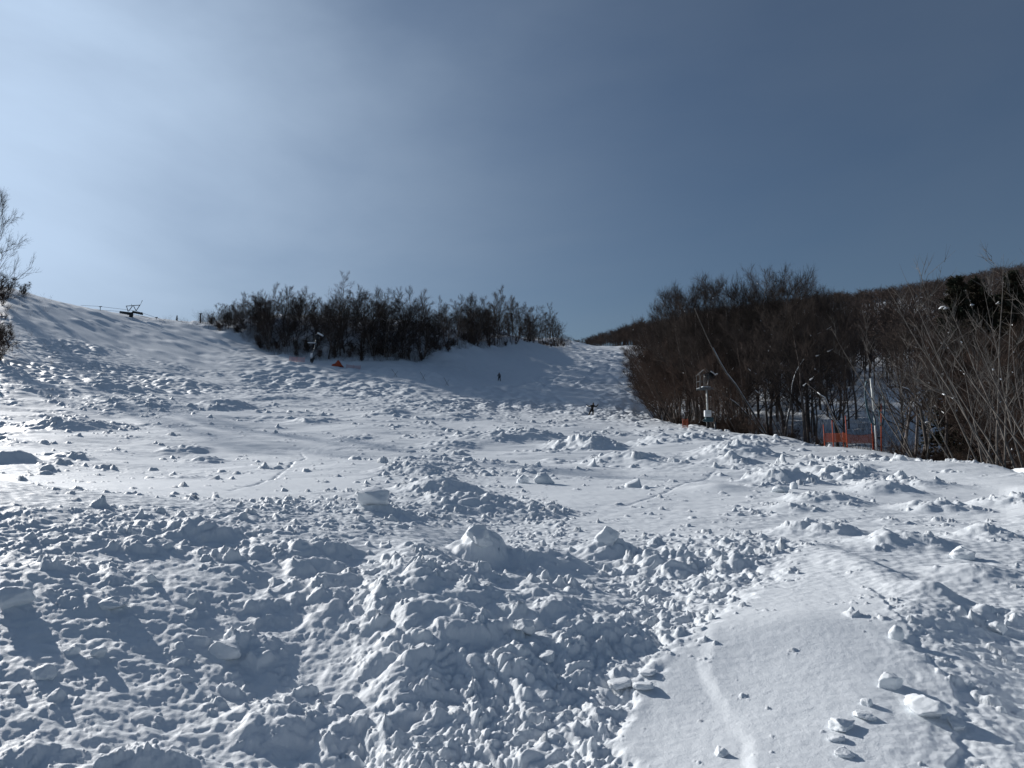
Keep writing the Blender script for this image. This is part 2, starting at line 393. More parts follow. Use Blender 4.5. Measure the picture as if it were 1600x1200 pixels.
# ------------------------------------------------------------------ materials
def mat_principled(name, color, rough=.8, spec=.3, noise=None, metallic=0.0, vary=None):
    m = bpy.data.materials.new(name); m.use_nodes = True
    nt = m.node_tree; b = nt.nodes['Principled BSDF']
    b.inputs['Base Color'].default_value = (*color, 1); b.inputs['Roughness'].default_value = rough
    b.inputs['Specular IOR Level'].default_value = spec; b.inputs['Metallic'].default_value = metallic
    if noise:
        scale, c2 = noise
        tc = nt.nodes.new('ShaderNodeTexCoord'); nz = nt.nodes.new('ShaderNodeTexNoise')
        nz.inputs['Scale'].default_value = scale; nz.inputs['Detail'].default_value = 4
        cr = nt.nodes.new('ShaderNodeValToRGB')
        cr.color_ramp.elements[0].position = .38; cr.color_ramp.elements[1].position = .62
        cr.color_ramp.elements[0].color = (*color, 1); cr.color_ramp.elements[1].color = (*c2, 1)
        nt.links.new(tc.outputs['Object'], nz.inputs['Vector']); nt.links.new(nz.outputs['Fac'], cr.inputs['Fac'])
        if vary:
            oi = nt.nodes.new('ShaderNodeObjectInfo'); mr_ = nt.nodes.new('ShaderNodeMapRange')
            mr_.inputs['To Min'].default_value = vary[0]; mr_.inputs['To Max'].default_value = vary[1]
            mu = nt.nodes.new('ShaderNodeMix'); mu.data_type = 'RGBA'; mu.blend_type = 'MULTIPLY'; mu.inputs[0].default_value = 1
            nt.links.new(oi.outputs['Random'], mr_.inputs['Value']); nt.links.new(cr.outputs['Color'], mu.inputs[6]); nt.links.new(mr_.outputs['Result'], mu.inputs[7])
            nt.links.new(mu.outputs[2], b.inputs['Base Color'])
        else: nt.links.new(cr.outputs['Color'], b.inputs['Base Color'])
    return m

def mat_snow():
    m = bpy.data.materials.new('snow'); m.use_nodes = True
    nt = m.node_tree; b = nt.nodes['Principled BSDF']
    b.inputs['Base Color'].default_value = (.75, .785, .815, 1)
    b.inputs['Roughness'].default_value = .6
    b.inputs['Specular IOR Level'].default_value = .22
    tc = nt.nodes.new('ShaderNodeTexCoord')
    bumps = None
    for sc, dist, st in ((34, .007, .6), (95, .004, .7), (260, .002, .7)):
        nz = nt.nodes.new('ShaderNodeTexNoise'); nz.inputs['Scale'].default_value = sc
        nz.inputs['Detail'].default_value = 5; nz.inputs['Roughness'].default_value = .65
        nt.links.new(tc.outputs['Object'], nz.inputs['Vector'])
        bp = nt.nodes.new('ShaderNodeBump'); bp.inputs['Distance'].default_value = dist; bp.inputs['Strength'].default_value = st
        nt.links.new(nz.outputs['Fac'], bp.inputs['Height'])
        if bumps: nt.links.new(bumps.outputs['Normal'], bp.inputs['Normal'])
        bumps = bp
    nt.links.new(bumps.outputs['Normal'], b.inputs['Normal'])
    return m
SNOW = mat_snow()

# ------------------------------------------------------------------ the ground sheet
back = [(1.0 - k, sc) for k, sc in ((1.2, 1.6), (3, 3), (8, 6), (20, 12), (60, 25))]
Xb = np.array([uu * sc for _, sc in back])[::-1]; Yb_ = np.array([np.full(len(uu), yv) for yv, _ in back])[::-1]
Zk = np.full_like(Xb, float(base_z(np.array([0.0]), np.array([1.0]))[0]))
GX = np.vstack([Xb, Xg]); GY = np.vstack([Yb_, Yg]); GZ = np.vstack([Zk, Zg])
nr, nc = GX.shape
idx = np.arange(nr * nc).reshape(nr, nc)
Fq = np.stack([idx[:-1, :-1], idx[:-1, 1:], idx[1:, 1:], idx[1:, :-1]], -1).reshape(-1, 4)
ground = link('snow_slope', np_mesh('snow_slope', np.stack([GX, GY, GZ], -1).reshape(-1, 3), Fq), SNOW)
tag(ground, 'churned white snow of the ski slope with hills on both sides', None, None, 'structure')
# ------------------------------------------------------------------ tube / cone builders
def tubes(P0, P1, R0, R1, k):
    """separate tapered k-sided tubes; returns verts, quads"""
    P0, P1 = np.asarray(P0, float), np.asarray(P1, float); R0, R1 = np.asarray(R0, float), np.asarray(R1, float)
    d = P1 - P0; L = np.linalg.norm(d, axis=1, keepdims=True); d = d / np.maximum(L, 1e-9)
    ref = np.where(np.abs(d[:, 2:3]) > .9, np.array([[1.0, 0, 0]]), np.array([[0, 0, 1.0]]))
    a = np.cross(d, ref); a /= np.linalg.norm(a, axis=1, keepdims=True); b = np.cross(d, a)
    th = np.arange(k) * 2 * math.pi / k
    ring = a[:, None, :] * np.cos(th)[None, :, None] + b[:, None, :] * np.sin(th)[None, :, None]
    v = np.stack([P0[:, None, :] + ring * R0[:, None, None], P1[:, None, :] + ring * R1[:, None, None]], 1)
    n = len(P0); base = np.arange(n)[:, None] * 2 * k
    i = np.arange(k); j = (i + 1) % k
    f = np.stack([base + i, base + j, base + k + j, base + k + i], -1).reshape(-1, 4)
    return v.reshape(-1, 3), f

class Geo:
    def __init__(s): s.v = []; s.f = []; s.n = 0
    def add(s, v, f):
        v = np.asarray(v, float); f = np.asarray(f, int)
        if f.shape[1] == 3: f = np.concatenate([f, f[:, 2:3]], 1)
        s.v.append(v); s.f.append(f + s.n); s.n += len(v)
    def tube(s, pts, radii, k=6, cap=True):
        pts = np.asarray(pts, float); radii = np.broadcast_to(np.asarray(radii, float), (len(pts),))
        rings = []
        d = np.gradient(pts, axis=0); d /= np.maximum(np.linalg.norm(d, axis=1, keepdims=True), 1e-9)
        ref = np.array([0.0, 0, 1]) if abs(d[:, 2].mean()) < .8 else np.array([1.0, .2, 0])
        th = np.arange(k) * 2 * math.pi / k
        for p, dd, r in zip(pts, d, radii):
            a = np.cross(dd, ref); a /= max(np.linalg.norm(a), 1e-9); b = np.cross(dd, a)
            rings.append(p + r * (np.cos(th)[:, None] * a + np.sin(th)[:, None] * b))
        v = np.concatenate(rings + [pts[:1], pts[-1:]])
        i = np.arange(k); j = (i + 1) % k; f = []
        for q in range(len(pts) - 1): f.append(np.stack([q * k + i, q * k + j, (q + 1) * k + j, (q + 1) * k + i], -1))
        f = np.concatenate(f)
        if cap:
            c0, c1 = len(v) - 2, len(v) - 1; q = (len(pts) - 1) * k
            f = np.concatenate([f, np.stack([np.full(k, c0), j, i, i], -1), np.stack([np.full(k, c1), q + i, q + j, q + j], -1)])
        s.add(v, f); return s
    def box(s, c, size, rz=0.0, rx=0.0, ry=0.0, bev=0.0):
        m = Matrix.Rotation(rz, 3, 'Z') @ Matrix.Rotation(ry, 3, 'Y') @ Matrix.Rotation(rx, 3, 'X')
        h = np.array(size, float) / 2
        if bev <= 0: bev = min(size) * .12
        V = []; 
        for sx in (-1, 1):
            for sy in (-1, 1):
                for sz in (-1, 1):
                    sg = np.array([sx, sy, sz])
                    for ax in range(3):
                        p = h - bev; p = p.copy(); p[ax] = h[ax]
                        V.append(sg * p)
        V = np.array(V)
        bm_ = __import__('bmesh').new()
        for p in V: bm_.verts.new(p)
        r = __import__('bmesh').ops.convex_hull(bm_, input=bm_.verts)
        bm_.verts.index_update()
        vv = np.array([(m @ v.co)[:] for v in bm_.verts]) + np.array(c, float)
        ff = [[v.index for v in f.verts] for f in bm_.faces]
        bm_.free()
        for n in (3, 4):
            q = [f for f in ff if len(f) == n]
            if q:
                q = np.array(q)
                if n == 3: q = np.concatenate([q, q[:, 2:3]], 1)
                s.f.append(q + s.n)
        s.v.append(vv); s.n += len(vv)
        return s
    def mesh(s, name, smooth=False):
        V = np.concatenate(s.v); Fq = np.concatenate(s.f)
        tri = Fq[:, 2] == Fq[:, 3]
        me = bpy.data.meshes.new(name)
        fl = [tuple(q[:3]) for q in Fq[tri]] + [tuple(q) for q in Fq[~tri]]
        if tri.any():
            nq, nt_ = int((~tri).sum()), int(tri.sum())
            me.vertices.add(len(V)); me.vertices.foreach_set('co', V.astype(np.float32).ravel())
            loops = np.concatenate([Fq[~tri].ravel(), Fq[tri][:, :3].ravel()]).astype(np.int32)
            me.loops.add(len(loops)); me.loops.foreach_set('vertex_index', loops)
            me.polygons.add(nq + nt_)
            me.polygons.foreach_set('loop_start', np.concatenate([np.arange(nq) * 4, nq * 4 + np.arange(nt_) * 3]).astype(np.int32))
            me.polygons.foreach_set('use_smooth', np.full(nq + nt_, smooth)); me.update(calc_edges=True)
            return me
        return np_mesh(name, V, Fq, smooth)
    def build(s, name, mat, parent=None, smooth=False, loc=None):
        return link(name, s.mesh(name, smooth), mat, parent, loc)

# ------------------------------------------------------------------ bare trees
BARK = mat_principled('bark', (.06, .052, .048), .9, .1, (3.0, (.15, .13, .12)), vary=(.6, 1.8))
TWIG = mat_principled('twig', (.046, .037, .033), .9, .1, (.8, (.066, .052, .045)), vary=(.6, 1.7))
TWIG_RED = mat_principled('red_twig', (.052, .038, .032), .9, .1, (.8, (.078, .054, .043)), vary=(.55, 1.8))
FAR_TWIG = mat_principled('far_twig', (.060, .047, .042), .9, .1, (.05, (.085, .064, .055)))
PALE = mat_principled('pale_bark', (.17, .155, .14), .85, .15, (4.0, (.09, .08, .072)))
LIMB_SNOW = mat_principled('limb_snow', (.82, .85, .88), .6, .2)
GREY_BARK = mat_principled('grey_bark', (.075, .068, .062), .9, .1, (3.0, (.12, .108, .10)))
NEEDLE = mat_principled('needles', (.020, .026, .018), .85, .1, (2.0, (.034, .026, .018)))
WEED = mat_principled('dry_weed', (.10, .075, .05), .9, .1)

def unit(v): return v / max(np.linalg.norm(v), 1e-9)

def grow_tree(seed, H, stems=1, spread=.55, crown_from=.3, limbs=16, sub=7, twigs=6, lean=(0, 0), up=.35, r0=None, tlen=.055, wig=.10, snow=0.0, narrow=1.0, twr=.007):
    """returns meshes (trunk, crown, snow or None) of a leafless tree of height H"""
    g = np.random.default_rng(seed)
    r0 = r0 or H * .012
    trunk, segs, cones, sn = Geo(), [], [], []
    def poly(p, d, L, n, w, u):
        pts = [p]; dd = d.copy()
        for _ in range(n):
            dd = unit(dd + g.normal(0, w, 3) + np.array([0, 0, u / n]))
            pts.append(pts[-1] + dd * L / n)
        return np.array(pts)
    def along(pts, t):
        f = t * (len(pts) - 1); i = min(int(f), len(pts) - 2); a = f - i
        return pts[i] * (1 - a) + pts[i + 1] * a, unit(pts[i + 1] - pts[i])
    def side(d, ang):
        a = unit(np.cross(d, g.normal(0, 1, 3))); return unit(d * math.cos(ang) + a * math.sin(ang))
    def twig(p, d, L, r): cones.append((p, p + d * L + np.array([0, 0, .1 * L]), r))
    for s in range(stems):
        az = g.uniform(0, 6.28); sp_ = 0 if stems == 1 else g.uniform(.12, .45)
        d0 = unit(np.array([math.cos(az) * sp_ + lean[0], math.sin(az) * sp_ + lean[1], 1.0]))
        hh = H * (1 if s == 0 else g.uniform(.6, .97))
        rr = r0 * (1 if stems == 1 else g.uniform(.5, .8))
        p = np.array([g.normal(0, .12) * (stems > 1), g.normal(0, .12) * (stems > 1), -.5])
        pts = poly(p, d0, hh / d0[2] * .98, 9, wig * .5, .12)
        pts[:, 2] *= hh / pts[-1, 2]
        tt = np.linspace(0, 1, 10)
        trunk.tube(pts, rr * (1 - tt) ** .85 + rr * .06, 6)
        nl = max(4, int(limbs / (stems ** .5)))
        for q in range(nl):
            t = crown_from + (1 - crown_from) * (q + g.random()) / nl * .97
            pp, dd = along(pts, t)
            L = hh * spread * narrow * (1 - .78 * (t - crown_from) / (1 - crown_from)) * g.uniform(.55, 1.05) * .62
            d1 = side(dd, g.uniform(.55, 1.05))
            r1 = rr * (1 - t) * .5 + rr * .08
            lp = poly(pp, d1, L, 5, wig, up)
            for i in range(5): segs.append((lp[i], lp[i + 1], r1 * (1 - i / 5.6), r1 * (1 - (i + 1) / 5.6)))
            if snow and g.random() < snow:
                for i in range(0, 3):
                    if abs(lp[i + 1][2] - lp[i][2]) < .75 * np.linalg.norm(lp[i + 1] - lp[i]) and g.random() < .6: m0 = lp[i] + (lp[i + 1] - lp[i]) * g.uniform(.1, .4); sn.append((m0 + np.array([0, 0, r1 * .8]), m0 + (lp[i + 1] - lp[i]) * g.uniform(.2, .55) + np.array([0, 0, r1 * .7]), r1 * 1.1 + .015))
            for k2 in range(sub):
                t2 = .18 + .82 * (k2 + g.random()) / sub * .98
                p2, d2 = along(lp, t2)
                L2 = L * .5 * (1.1 - .6 * t2) * g.uniform(.6, 1.1)
                d3 = side(d2, g.uniform(.4, .9)); d3 = unit(d3 + np.array([0, 0, .25]))
                r2 = max(r1 * (1 - t2) * .55, twr * 1.2)
                sp2 = poly(p2, d3, L2, 3, wig, up * .8)
                for i in range(3): segs.append((sp2[i], sp2[i + 1], r2 * (1 - i / 3.8), r2 * (1 - (i + 1) / 3.8)))
                for k3 in range(twigs):
                    p3, d4 = along(sp2, .15 + .85 * g.random())
                    L3 = H * tlen * g.uniform(.6, 1.5); d5 = unit(side(d4, g.uniform(.3, .8)) + np.array([0, 0, .2]))
                    twig(p3, d5, L3, twr)
                    for _ in range(2): twig(p3 + d5 * L3 * g.uniform(.3, .7), side(d5, g.uniform(.4, .8)), L3 * .55, twr * .7)
            for k3 in range(twigs * 2):
                p3, d4 = along(lp, .3 + .7 * g.random())
                twig(p3, unit(side(d4, g.uniform(.4, .9)) + np.array([0, 0, .2])), H * tlen * g.uniform(.6, 1.4), twr)
    zm = max(c_[1][2] for c_ in cones); fz_ = H / zm
    cr = Geo()
    P0, P1, A, B = (np.array([s[i] for s in segs]) for i in range(4))
    cr.add(*tubes(P0, P1, A, B, 4))
    P0, P1, A = (np.array([s[i] for s in cones]) for i in range(3))
    cr.add(*tubes(P0, P1, A, A * .25, 3))
    sg = None
    if sn:
        sg = Geo(); P0, P1, A = (np.array([s[i] for s in sn]) for i in range(3))
        sg.add(*tubes(P0, P1, A, A * .6, 5))
        sg = sg.mesh('branch_snow', True)
    tm_, cm_ = trunk.mesh('trunk', True), cr.mesh('crown')
    for m_ in (tm_, cm_, sg):
        if m_: m_.transform(Matrix.Diagonal((1, 1, fz_, 1)))
    return tm_, cm_, sg

def tree_kind(meshes, trunk_mat, twig_mat):
    t, c, s = meshes
    t.materials.append(trunk_mat); c.materials.append(twig_mat)
    if s: s.materials.append(LIMB_SNOW)
    return meshes

def plant_tree(name, meshes, loc, rz, sc, label, cat, group=None):
    e = empty(name, loc, rz); e.scale = sc
    tag(e, label, cat, group)
    link('trunk', meshes[0], None, e); link('crown', meshes[1], None, e)
    if meshes[2]: link('branch_snow', meshes[2], None, e)['kind'] = 'stuff'
    return e

# kinds, about 10 m tall as modelled
GROVE = [tree_kind(grow_tree(100 + i, 10, 1, spread=.95, crown_from=.13, limbs=22, sub=6, twigs=7, up=.2, wig=.17, twr=.0065, snow=.1), BARK, TWIG) for i in range(4)]
GROVE += [tree_kind(grow_tree(120 + i, 10, 4, spread=.9, crown_from=.1, limbs=32, sub=6, twigs=6, up=.2, wig=.17, twr=.0065, snow=.1), BARK, TWIG) for i in range(3)]
TALL = [tree_kind(grow_tree(140 + i, 10, 1, spread=1.15, crown_from=.3, limbs=22, sub=9, twigs=7, up=.22, wig=.16, twr=.0055, tlen=.05, snow=.1), BARK, TWIG) for i in range(4)]
THICK = [tree_kind(grow_tree(160 + i, 10, 6, spread=.8, crown_from=.28, limbs=30, sub=6, twigs=5, up=.25, wig=.15, twr=.006, lean=(-.22, -.1), tlen=.06, snow=.13), BARK, TWIG_RED) for i in range(5)]
BUSH = [tree_kind(grow_tree(180 + i, 10, 7, spread=.8, crown_from=.05, limbs=30, sub=5, twigs=5, up=.4, wig=.15, twr=.016, tlen=.09, r0=.10), TWIG, TWIG_RED) for i in range(3)]

def top_line(pts): 
    xs = [p[0] for p in pts]; ys = [p[1] for p in pts]
    return lambda px: float(np.interp(px, xs, ys))
grove_top = top_line([(300, 503), (330, 484), (350, 468), (385, 455), (430, 444), (470, 452), (490, 462), (515, 452), (560, 452), (610, 450), (650, 456), (700, 458), (740, 456), (785, 452), (820, 462), (850, 470), (872, 490), (888, 522), (900, 538)])
woods_top = top_line([(980, 512), (1000, 492), (1030, 468), (1060, 446), (1090, 432), (1120, 426), (1160, 424), (1200, 430), (1235, 418), (1265, 424), (1290, 446), (1320, 462), (1400, 470), (1500, 480), (1600, 480), (1800, 470)])

g = np.random.default_rng(11)
count = 0
# --- the grove on the rise beyond the piste
def grove_label(px, h):
    if px < 420: return 'bare dark tree on the tapering left end of the grove', 'left end of the grove'
    if px < 530: return 'bushy bare tree in the grove near the leaning snow gun', 'grove trees near the leaning snow gun'
    if px < 720: return 'slim bare tree in the middle row of the grove on the snowy bank', 'middle trees of the grove'
    return 'bare tree in the right part of the grove beside the upper piste', 'right part of the grove'
def grove_front(px): return float(np.interp(px, [300, 440, 560, 650, 780, 890], [172, 145, 144, 148, 196, 282]))
spots = []
for k in range(128):
    px = g.uniform(322, 882)
    fr = grove_front(px)
    Y = fr + 2 + g.random() ** 1.2 * (34 if px > 420 else 26)
    spots.append((px, Y))
spots.sort()
for px, Y in spots:
    x, y, z = at(px, Y)
    zt = z_from_py(grove_top(px) - g.uniform(-30, 2), Y)
    H = zt - z
    if H < 2.2: continue
    H = min(H, g.uniform(9.5, 16) + (3 if px > 740 else 0))
    lab, grp = grove_label(px, H)
    kind = GROVE[g.integers(0, 7)] if px > 500 else GROVE[g.integers(3, 7)]
    s = H / 10; wd = s * g.uniform(.9, 1.4) if s > .6 else .8 * s + .1
    plant_tree('bare_tree', kind, (x, y, z), g.uniform(0, 6.28), (wd, wd, s), lab, 'tree', grp); count += 1
# the tall one standing out of the grove, and the pair on its right
for k in range(26):
    px = 350 + 510 * (k + g.random()) / 26; Y = grove_front(px) + g.uniform(6, 24); x, y, z = at(px, Y)
    H = min(z_from_py(grove_top(px) + g.uniform(-12, 4), Y) - z, 17); s = H / 10
    plant_tree('bare_tree', GROVE[k % 4], (x, y, z), g.uniform(0, 6.28), (s * .62, s * .62, s), 'slender bare tree whose thin twigs top the skyline of the grove', 'tree', 'slender trees along the skyline of the grove')
for px, Y, top, lab in ((529, 168, 421, 'tallest tree of the grove, its airy crown rising above the rest'),
                        (777, 206, 443, 'tall pale-topped tree standing above the right half of the grove'),
                        (740, 200, 451, 'thin upright tree just left of the tall pale-topped one in the grove')):
    x, y, z = at(px, Y); H = z_from_py(top, Y) - z
    plant_tree('bare_tree', GROVE[px % 3], (x, y, z), 1.0, (H / 12, H / 12, H / 10), lab, 'tree')
for k in range(64):
    px = g.uniform(326, 895) if k % 3 else g.uniform(640, 895); fr = grove_front(px)
    x, y, z = at(px, fr + g.uniform(-2, 9)); s = g.uniform(.12, .32)
    plant_tree('shrub', BUSH[k % 3], (x, y, z), g.uniform(0, 6.28), (s * 1.1, s * 1.1, s), 'low bare shrub on the snow bank at the foot of the grove', 'shrub', 'shrubs at the foot of the grove')

# --- the woods on the right
def woods_edge(Y): return float(np.interp(Y, [10, 20, 25, 34, 45, 55, 68, 85, 110, 150, 220, 300], [18, 17.2, 18.2, 21.6, 23.2, 22.6, 18.7, 17.2, 21, 27.5, 39.5, 51.5]))
def woods_label(px, Y):
    if Y > 130: return 'distant bare tree where the woods meet the top of the piste', 'distant trees by the top of the piste'
    if px < 1090: return 'reddish leaning thicket tree at the left edge of the right-hand woods', 'leaning thicket trees on the left edge of the woods'
    if px < 1270: return 'bare tree in the woods between the snow gun and the orange net', 'woods trees between snow gun and orange net'
    return 'bare tree in the dark woods behind the lance pole and orange net', 'woods trees behind the lance pole'
n = 0
spots = []
while n < 128:
    if n < 50: Y = g.uniform(33, 100)
    elif n < 95: Y = g.uniform(60, 150)
    else: Y = g.uniform(100, 290)
    off = 1.0 + abs(g.normal(0, 1)) * (7 if Y < 110 else 12)
    x = woods_edge(Y) + off
    px = 800 + F * x / Y
    if px > 1690: continue
    if off < 2.2 and 1250 < px < 1440 and Y < 60: continue
    n += 1
    spots.append((px, x, Y, off))
spots.sort()
for px, x, Y, off in spots:
    z = gz(x, Y)
    zt = z_from_py(woods_top(px) - g.uniform(-50, 0), Y)
    H = zt - z
    if H < 1.5: continue
    edge_h = 5.5 + 1.4 * off + .03 * Y
    H = min(H, g.uniform(8.5, 15), edge_h * g.uniform(.8, 1.2))
    lab, grp = woods_label(px, Y)
    if H > 9.5 and px > 1060: kind = TALL[g.integers(0, 4)]
    else: kind = THICK[g.integers(0, 5)]
    s = H / 10; wd = s * g.uniform(.8, 1.05)
    rz = g.uniform(-.5, .5) if kind in THICK else g.uniform(0, 6.28)
    plant_tree('bare_tree', kind, (x, Y, z), rz, (wd, wd, s), lab, 'tree', grp)
# tall rounded crowns against the sky
for px, Y, top, wf in ((1095, 84, 421, 1.0), (1145, 82, 415, 1.15), (1185, 92, 423, .9), (1228, 84, 406, 1.1), (1262, 80, 419, 1.0), (1122, 96, 423, .9), (1205, 100, 419, .9), (1293, 88, 439, .8), (1068, 98, 441, .9), (1165, 78, 419, 1.0), (1247, 92, 411, 1.0), (1108, 90, 421, 1.0), (1045, 108, 453, .9), (1215, 88, 411, 1.0), (1028, 112, 472, .9), (1056, 100, 452, 1.0), (1078, 90, 440, 1.0), (1282, 92, 434, .9), (1308, 86, 446, .9), (1336, 84, 455, .9)):
    x, y, z = at(px, Y); H = z_from_py(top, Y) - z; s = H / 10
    plant_tree('bare_tree', TALL[px % 4], (x, y, z), g.uniform(0, 6.28), (s * wf * .8, s * wf * .8, s), 'tall bare tree with a rounded crown of fine twigs against the sky', 'tree', 'round-crowned trees above the woods')
for k in range(74):
    if k < 36: Y = g.uniform(28, 85)
    else: Y = g.uniform(85, 200)
    x = woods_edge(Y) + g.uniform(.2, 5 if Y < 85 else 7)
    px = 800 + F * x / Y
    if 1255 < px < 1400 and Y < 56: continue
    s = g.uniform(.10, .28)
    plant_tree('shrub', BUSH[k % 3], (x, Y, gz(x, Y)), g.uniform(0, 6.28), (s * 1.2, s * 1.2, s), 'low reddish bare shrub along the snowy edge of the right-hand woods', 'shrub', 'shrubs along the edge of the woods')

# --- pale saplings close on the right
def sapling(seed, H, lean, stems):
    return tree_kind(grow_tree(seed, H, stems, spread=.62, crown_from=.25, limbs=10, sub=4, twigs=1, lean=lean, up=.7, wig=.07, r0=.055 * H / 8, tlen=.09, twr=.008, snow=.25), PALE, PALE)
SAP = [sapling(201, 8, (-.25, 0), 4), sapling(202, 8, (-.38, .1), 3), sapling(203, 8, (-.12, 0), 4), sapling(204, 8, (.1, .1), 3)]
for i, (px, Y, top, k, lab) in enumerate((
        (1560, 27, 372, 0, 'pale-barked sapling rising highest into the sky before the dark conifers'),
        (1600, 26, 400, 2, 'pale many-stemmed sapling at the right border of the photo'),
        (1500, 33, 470, 1, 'pale sapling leaning left, just left of the dark conifers'),
        (1440, 39, 470, 1, 'slender pale sapling leaning left beside the lance pole'),
        (1530, 31, 440, 3, 'pale upright sapling standing before the leftmost dark conifer'),
        (1420, 42, 560, 2, 'short grey sapling right behind the lance pole'),
        (1640, 24, 420, 1, 'pale sapling leaning in from beyond the right border'))):
    x, y, z = at(px, Y + 1.5); H = z_from_py(top, Y + 1.5) - z; s = H / 8
    plant_tree('sapling', SAP[k], (x, y, z), g.uniform(-.3, .3), (s, s, s), lab, 'sapling')

# --- leaning and fallen pale stems in the woods
def limb(name, pts, r, label, snow=True):
    P = np.array(pts, float); n = len(P); t = np.linspace(0, 1, 12)
    Q = np.stack([np.interp(t, np.linspace(0, 1, n), P[:, i]) for i in range(3)], 1); Q += g.normal(0, .03, Q.shape)
    e = empty(name, Q[0]); tag(e, label, 'tree')
    Geo().tube(Q - Q[0], r * (1 - .7 * t), 7).build('trunk', GREY_BARK, e, True)
    if snow: Geo().tube((Q - Q[0])[1:9] + np.array([0, 0, r * .75]), r * .8 * (1 - .7 * t[1:9]), 6).build('branch_snow', LIMB_SNOW, e, True)
    tw = Geo()
    for i in range(14):
        q = Q[g.integers(4, 11)] - Q[0]; d = unit(np.array([g.normal(0, .6), g.normal(0, .4), g.uniform(.3, 1)]))
        L = g.uniform(.6, 1.8); tw.tube([q, q + d * L * .5 + g.normal(0, .05, 3), q + d * L], [.018, .012, .004], 4)
    tw.build('twigs', TWIG, e)['kind'] = 'stuff'
def P3(px, py, Y):
    d = ray(px, py); return d * (Y / d[1])
limb('leaning_tree', [at(1205, 64)[:2] + (gz(*at(1205, 64)[:2]) - .2,), P3(1165, 625, 64), P3(1120, 560, 64), P3(1085, 480, 64)], .11, 'pale birch trunk leaning left over the thicket beside the snow gun')
limb('leaning_tree', [at(1205, 66)[:2] + (gz(*at(1205, 66)[:2]) - .2,), P3(1160, 640, 66), P3(1118, 605, 66)], .13, 'stout fallen limb sloping down right behind the snow gun')
limb('leaning_tree', [at(1222, 62)[:2] + (gz(*at(1222, 62)[:2]) - .2,), P3(1240, 590, 62), P3(1275, 530, 62)], .10, 'snow-dusted trunk leaning right between the snow gun and the orange net')
limb('leaning_tree', [at(1330, 52)[:2] + (gz(*at(1330, 52)[:2]) - .2,), P3(1290, 625, 53), P3(1262, 600, 54)], .08, 'crooked snow-covered limb leaning left above the orange net')
limb('bent_tree', [at(1448, 46)[:2] + (gz(*at(1448, 46)[:2]) - .2,), P3(1440, 640, 46), P3(1415, 606, 46), P3(1385, 604, 46)], .12, 'arching trunk loaded with snow just right of the lance pole')

# --- conifers behind the saplings
def conifer(seed, H):
    q = np.random.default_rng(seed)
    tr, fo, sn = Geo(), Geo(), Geo()
    tr.tube([(0, 0, -.5), (0, 0, H * .5), (0, 0, H * .98)], [H * .016, H * .01, .01], 7)
    P0, P1, A, B = [], [], [], []
    z = H * .06
    while z < H * .985:
        t = z / H; L0 = H * .22 * (1 - t) ** .75 + .12
        for k in range(7):
            az = q.uniform(0, 6.28); L = L0 * q.uniform(.7, 1.15)
            d = np.array([math.cos(az), math.sin(az), q.uniform(-.25, .25) + .35 * t])
            b0 = np.array([0, 0, z + q.uniform(-.1, .1)])
            for m in range(7):
                f = .2 + .8 * (m + q.random()) / 7
                c = b0 + d * L * f + np.array([0, 0, -.10 * L * f * f])
                for _ in range(3):
                    dd = unit(d + q.normal(0, .75, 3) + np.array([0, 0, .1])); l2 = q.uniform(.20, .42) * (1.1 - .5 * f)
                    P0.append(c - dd * l2 * .3); P1.append(c + dd * l2); A.append(q.uniform(.045, .085)); B.append(.012)
            if q.random() < .035:
                c = b0 + d * L * .85 + np.array([0, 0, .06]); e = unit(np.array([d[0], d[1], 0]))
                sn.tube([c - e * .22, c - e * .1 + np.array([0, 0, .04]), c + e * .1 + np.array([0, 0, .03]), c + e * .24 - np.array([0, 0, .03])], [.02, .07, .08, .02], 7)
        z += .19 + .05 * q.random()
    fo.add(*tubes(np.array(P0), np.array(P1), np.array(A), np.array(B), 4))
    t = tr.mesh('trunk', True); t.materials.append(BARK); c = fo.mesh('crown'); c.materials.append(NEEDLE); s = sn.mesh('branch_snow', True); s.materials.append(LIMB_SNOW)
    return t, c, s
CON = [conifer(301, 12), conifer(302, 12)]
for px, Y, top, k, lab in ((1503, 47, 432, 0, 'leftmost dark conifer with snow clumps on its left side'), (1536, 50, 436, 1, 'dark conifer in the middle of the three behind the pale saplings'),
                           (1592, 46, 424, 0, 'dark conifer at the right border behind pale saplings'), (1560, 53, 462, 1, 'lower dark conifer top between the two tall conifers')):
    x, y, z = at(px, Y); H = z_from_py(top, Y) - z; s = H / 12
    plant_tree('conifer', CON[k], (x, y, z), px * .7, (s * 1.05, s * 1.05, s), lab, 'conifer')

# --- left border: a bare tree and its bushes
LEFT = tree_kind(grow_tree(401, 14, 2, spread=.95, crown_from=.2, limbs=24, sub=8, twigs=5, up=.35, wig=.13, twr=.010, tlen=.045), BARK, TWIG)
x, y, z = at(-26, 112); H = z_from_py(225, 112) - z
plant_tree('bare_tree', LEFT, (x, y, z), .6, (H / 24, H / 24, H / 14), 'bare spreading tree cut by the left border of the photo', 'tree')
for px, Y, top, lab in ((-6, 132, 415, 'bushy dark shrub on the hill crest by the left border'), (-4, 84, 474, 'small dark shrub low on the shaded hillside by the left border'),
                        (26, 148, 436, 'thin bare shrub on the hill crest, right of the bushy one')):
    x, y, z = at(px, Y); H = z_from_py(top, Y) - z; s = H / 10
    plant_tree('shrub', BUSH[abs(px) % 3], (x, y, z), .4, (s * .9, s * .9, s), lab, 'shrub')

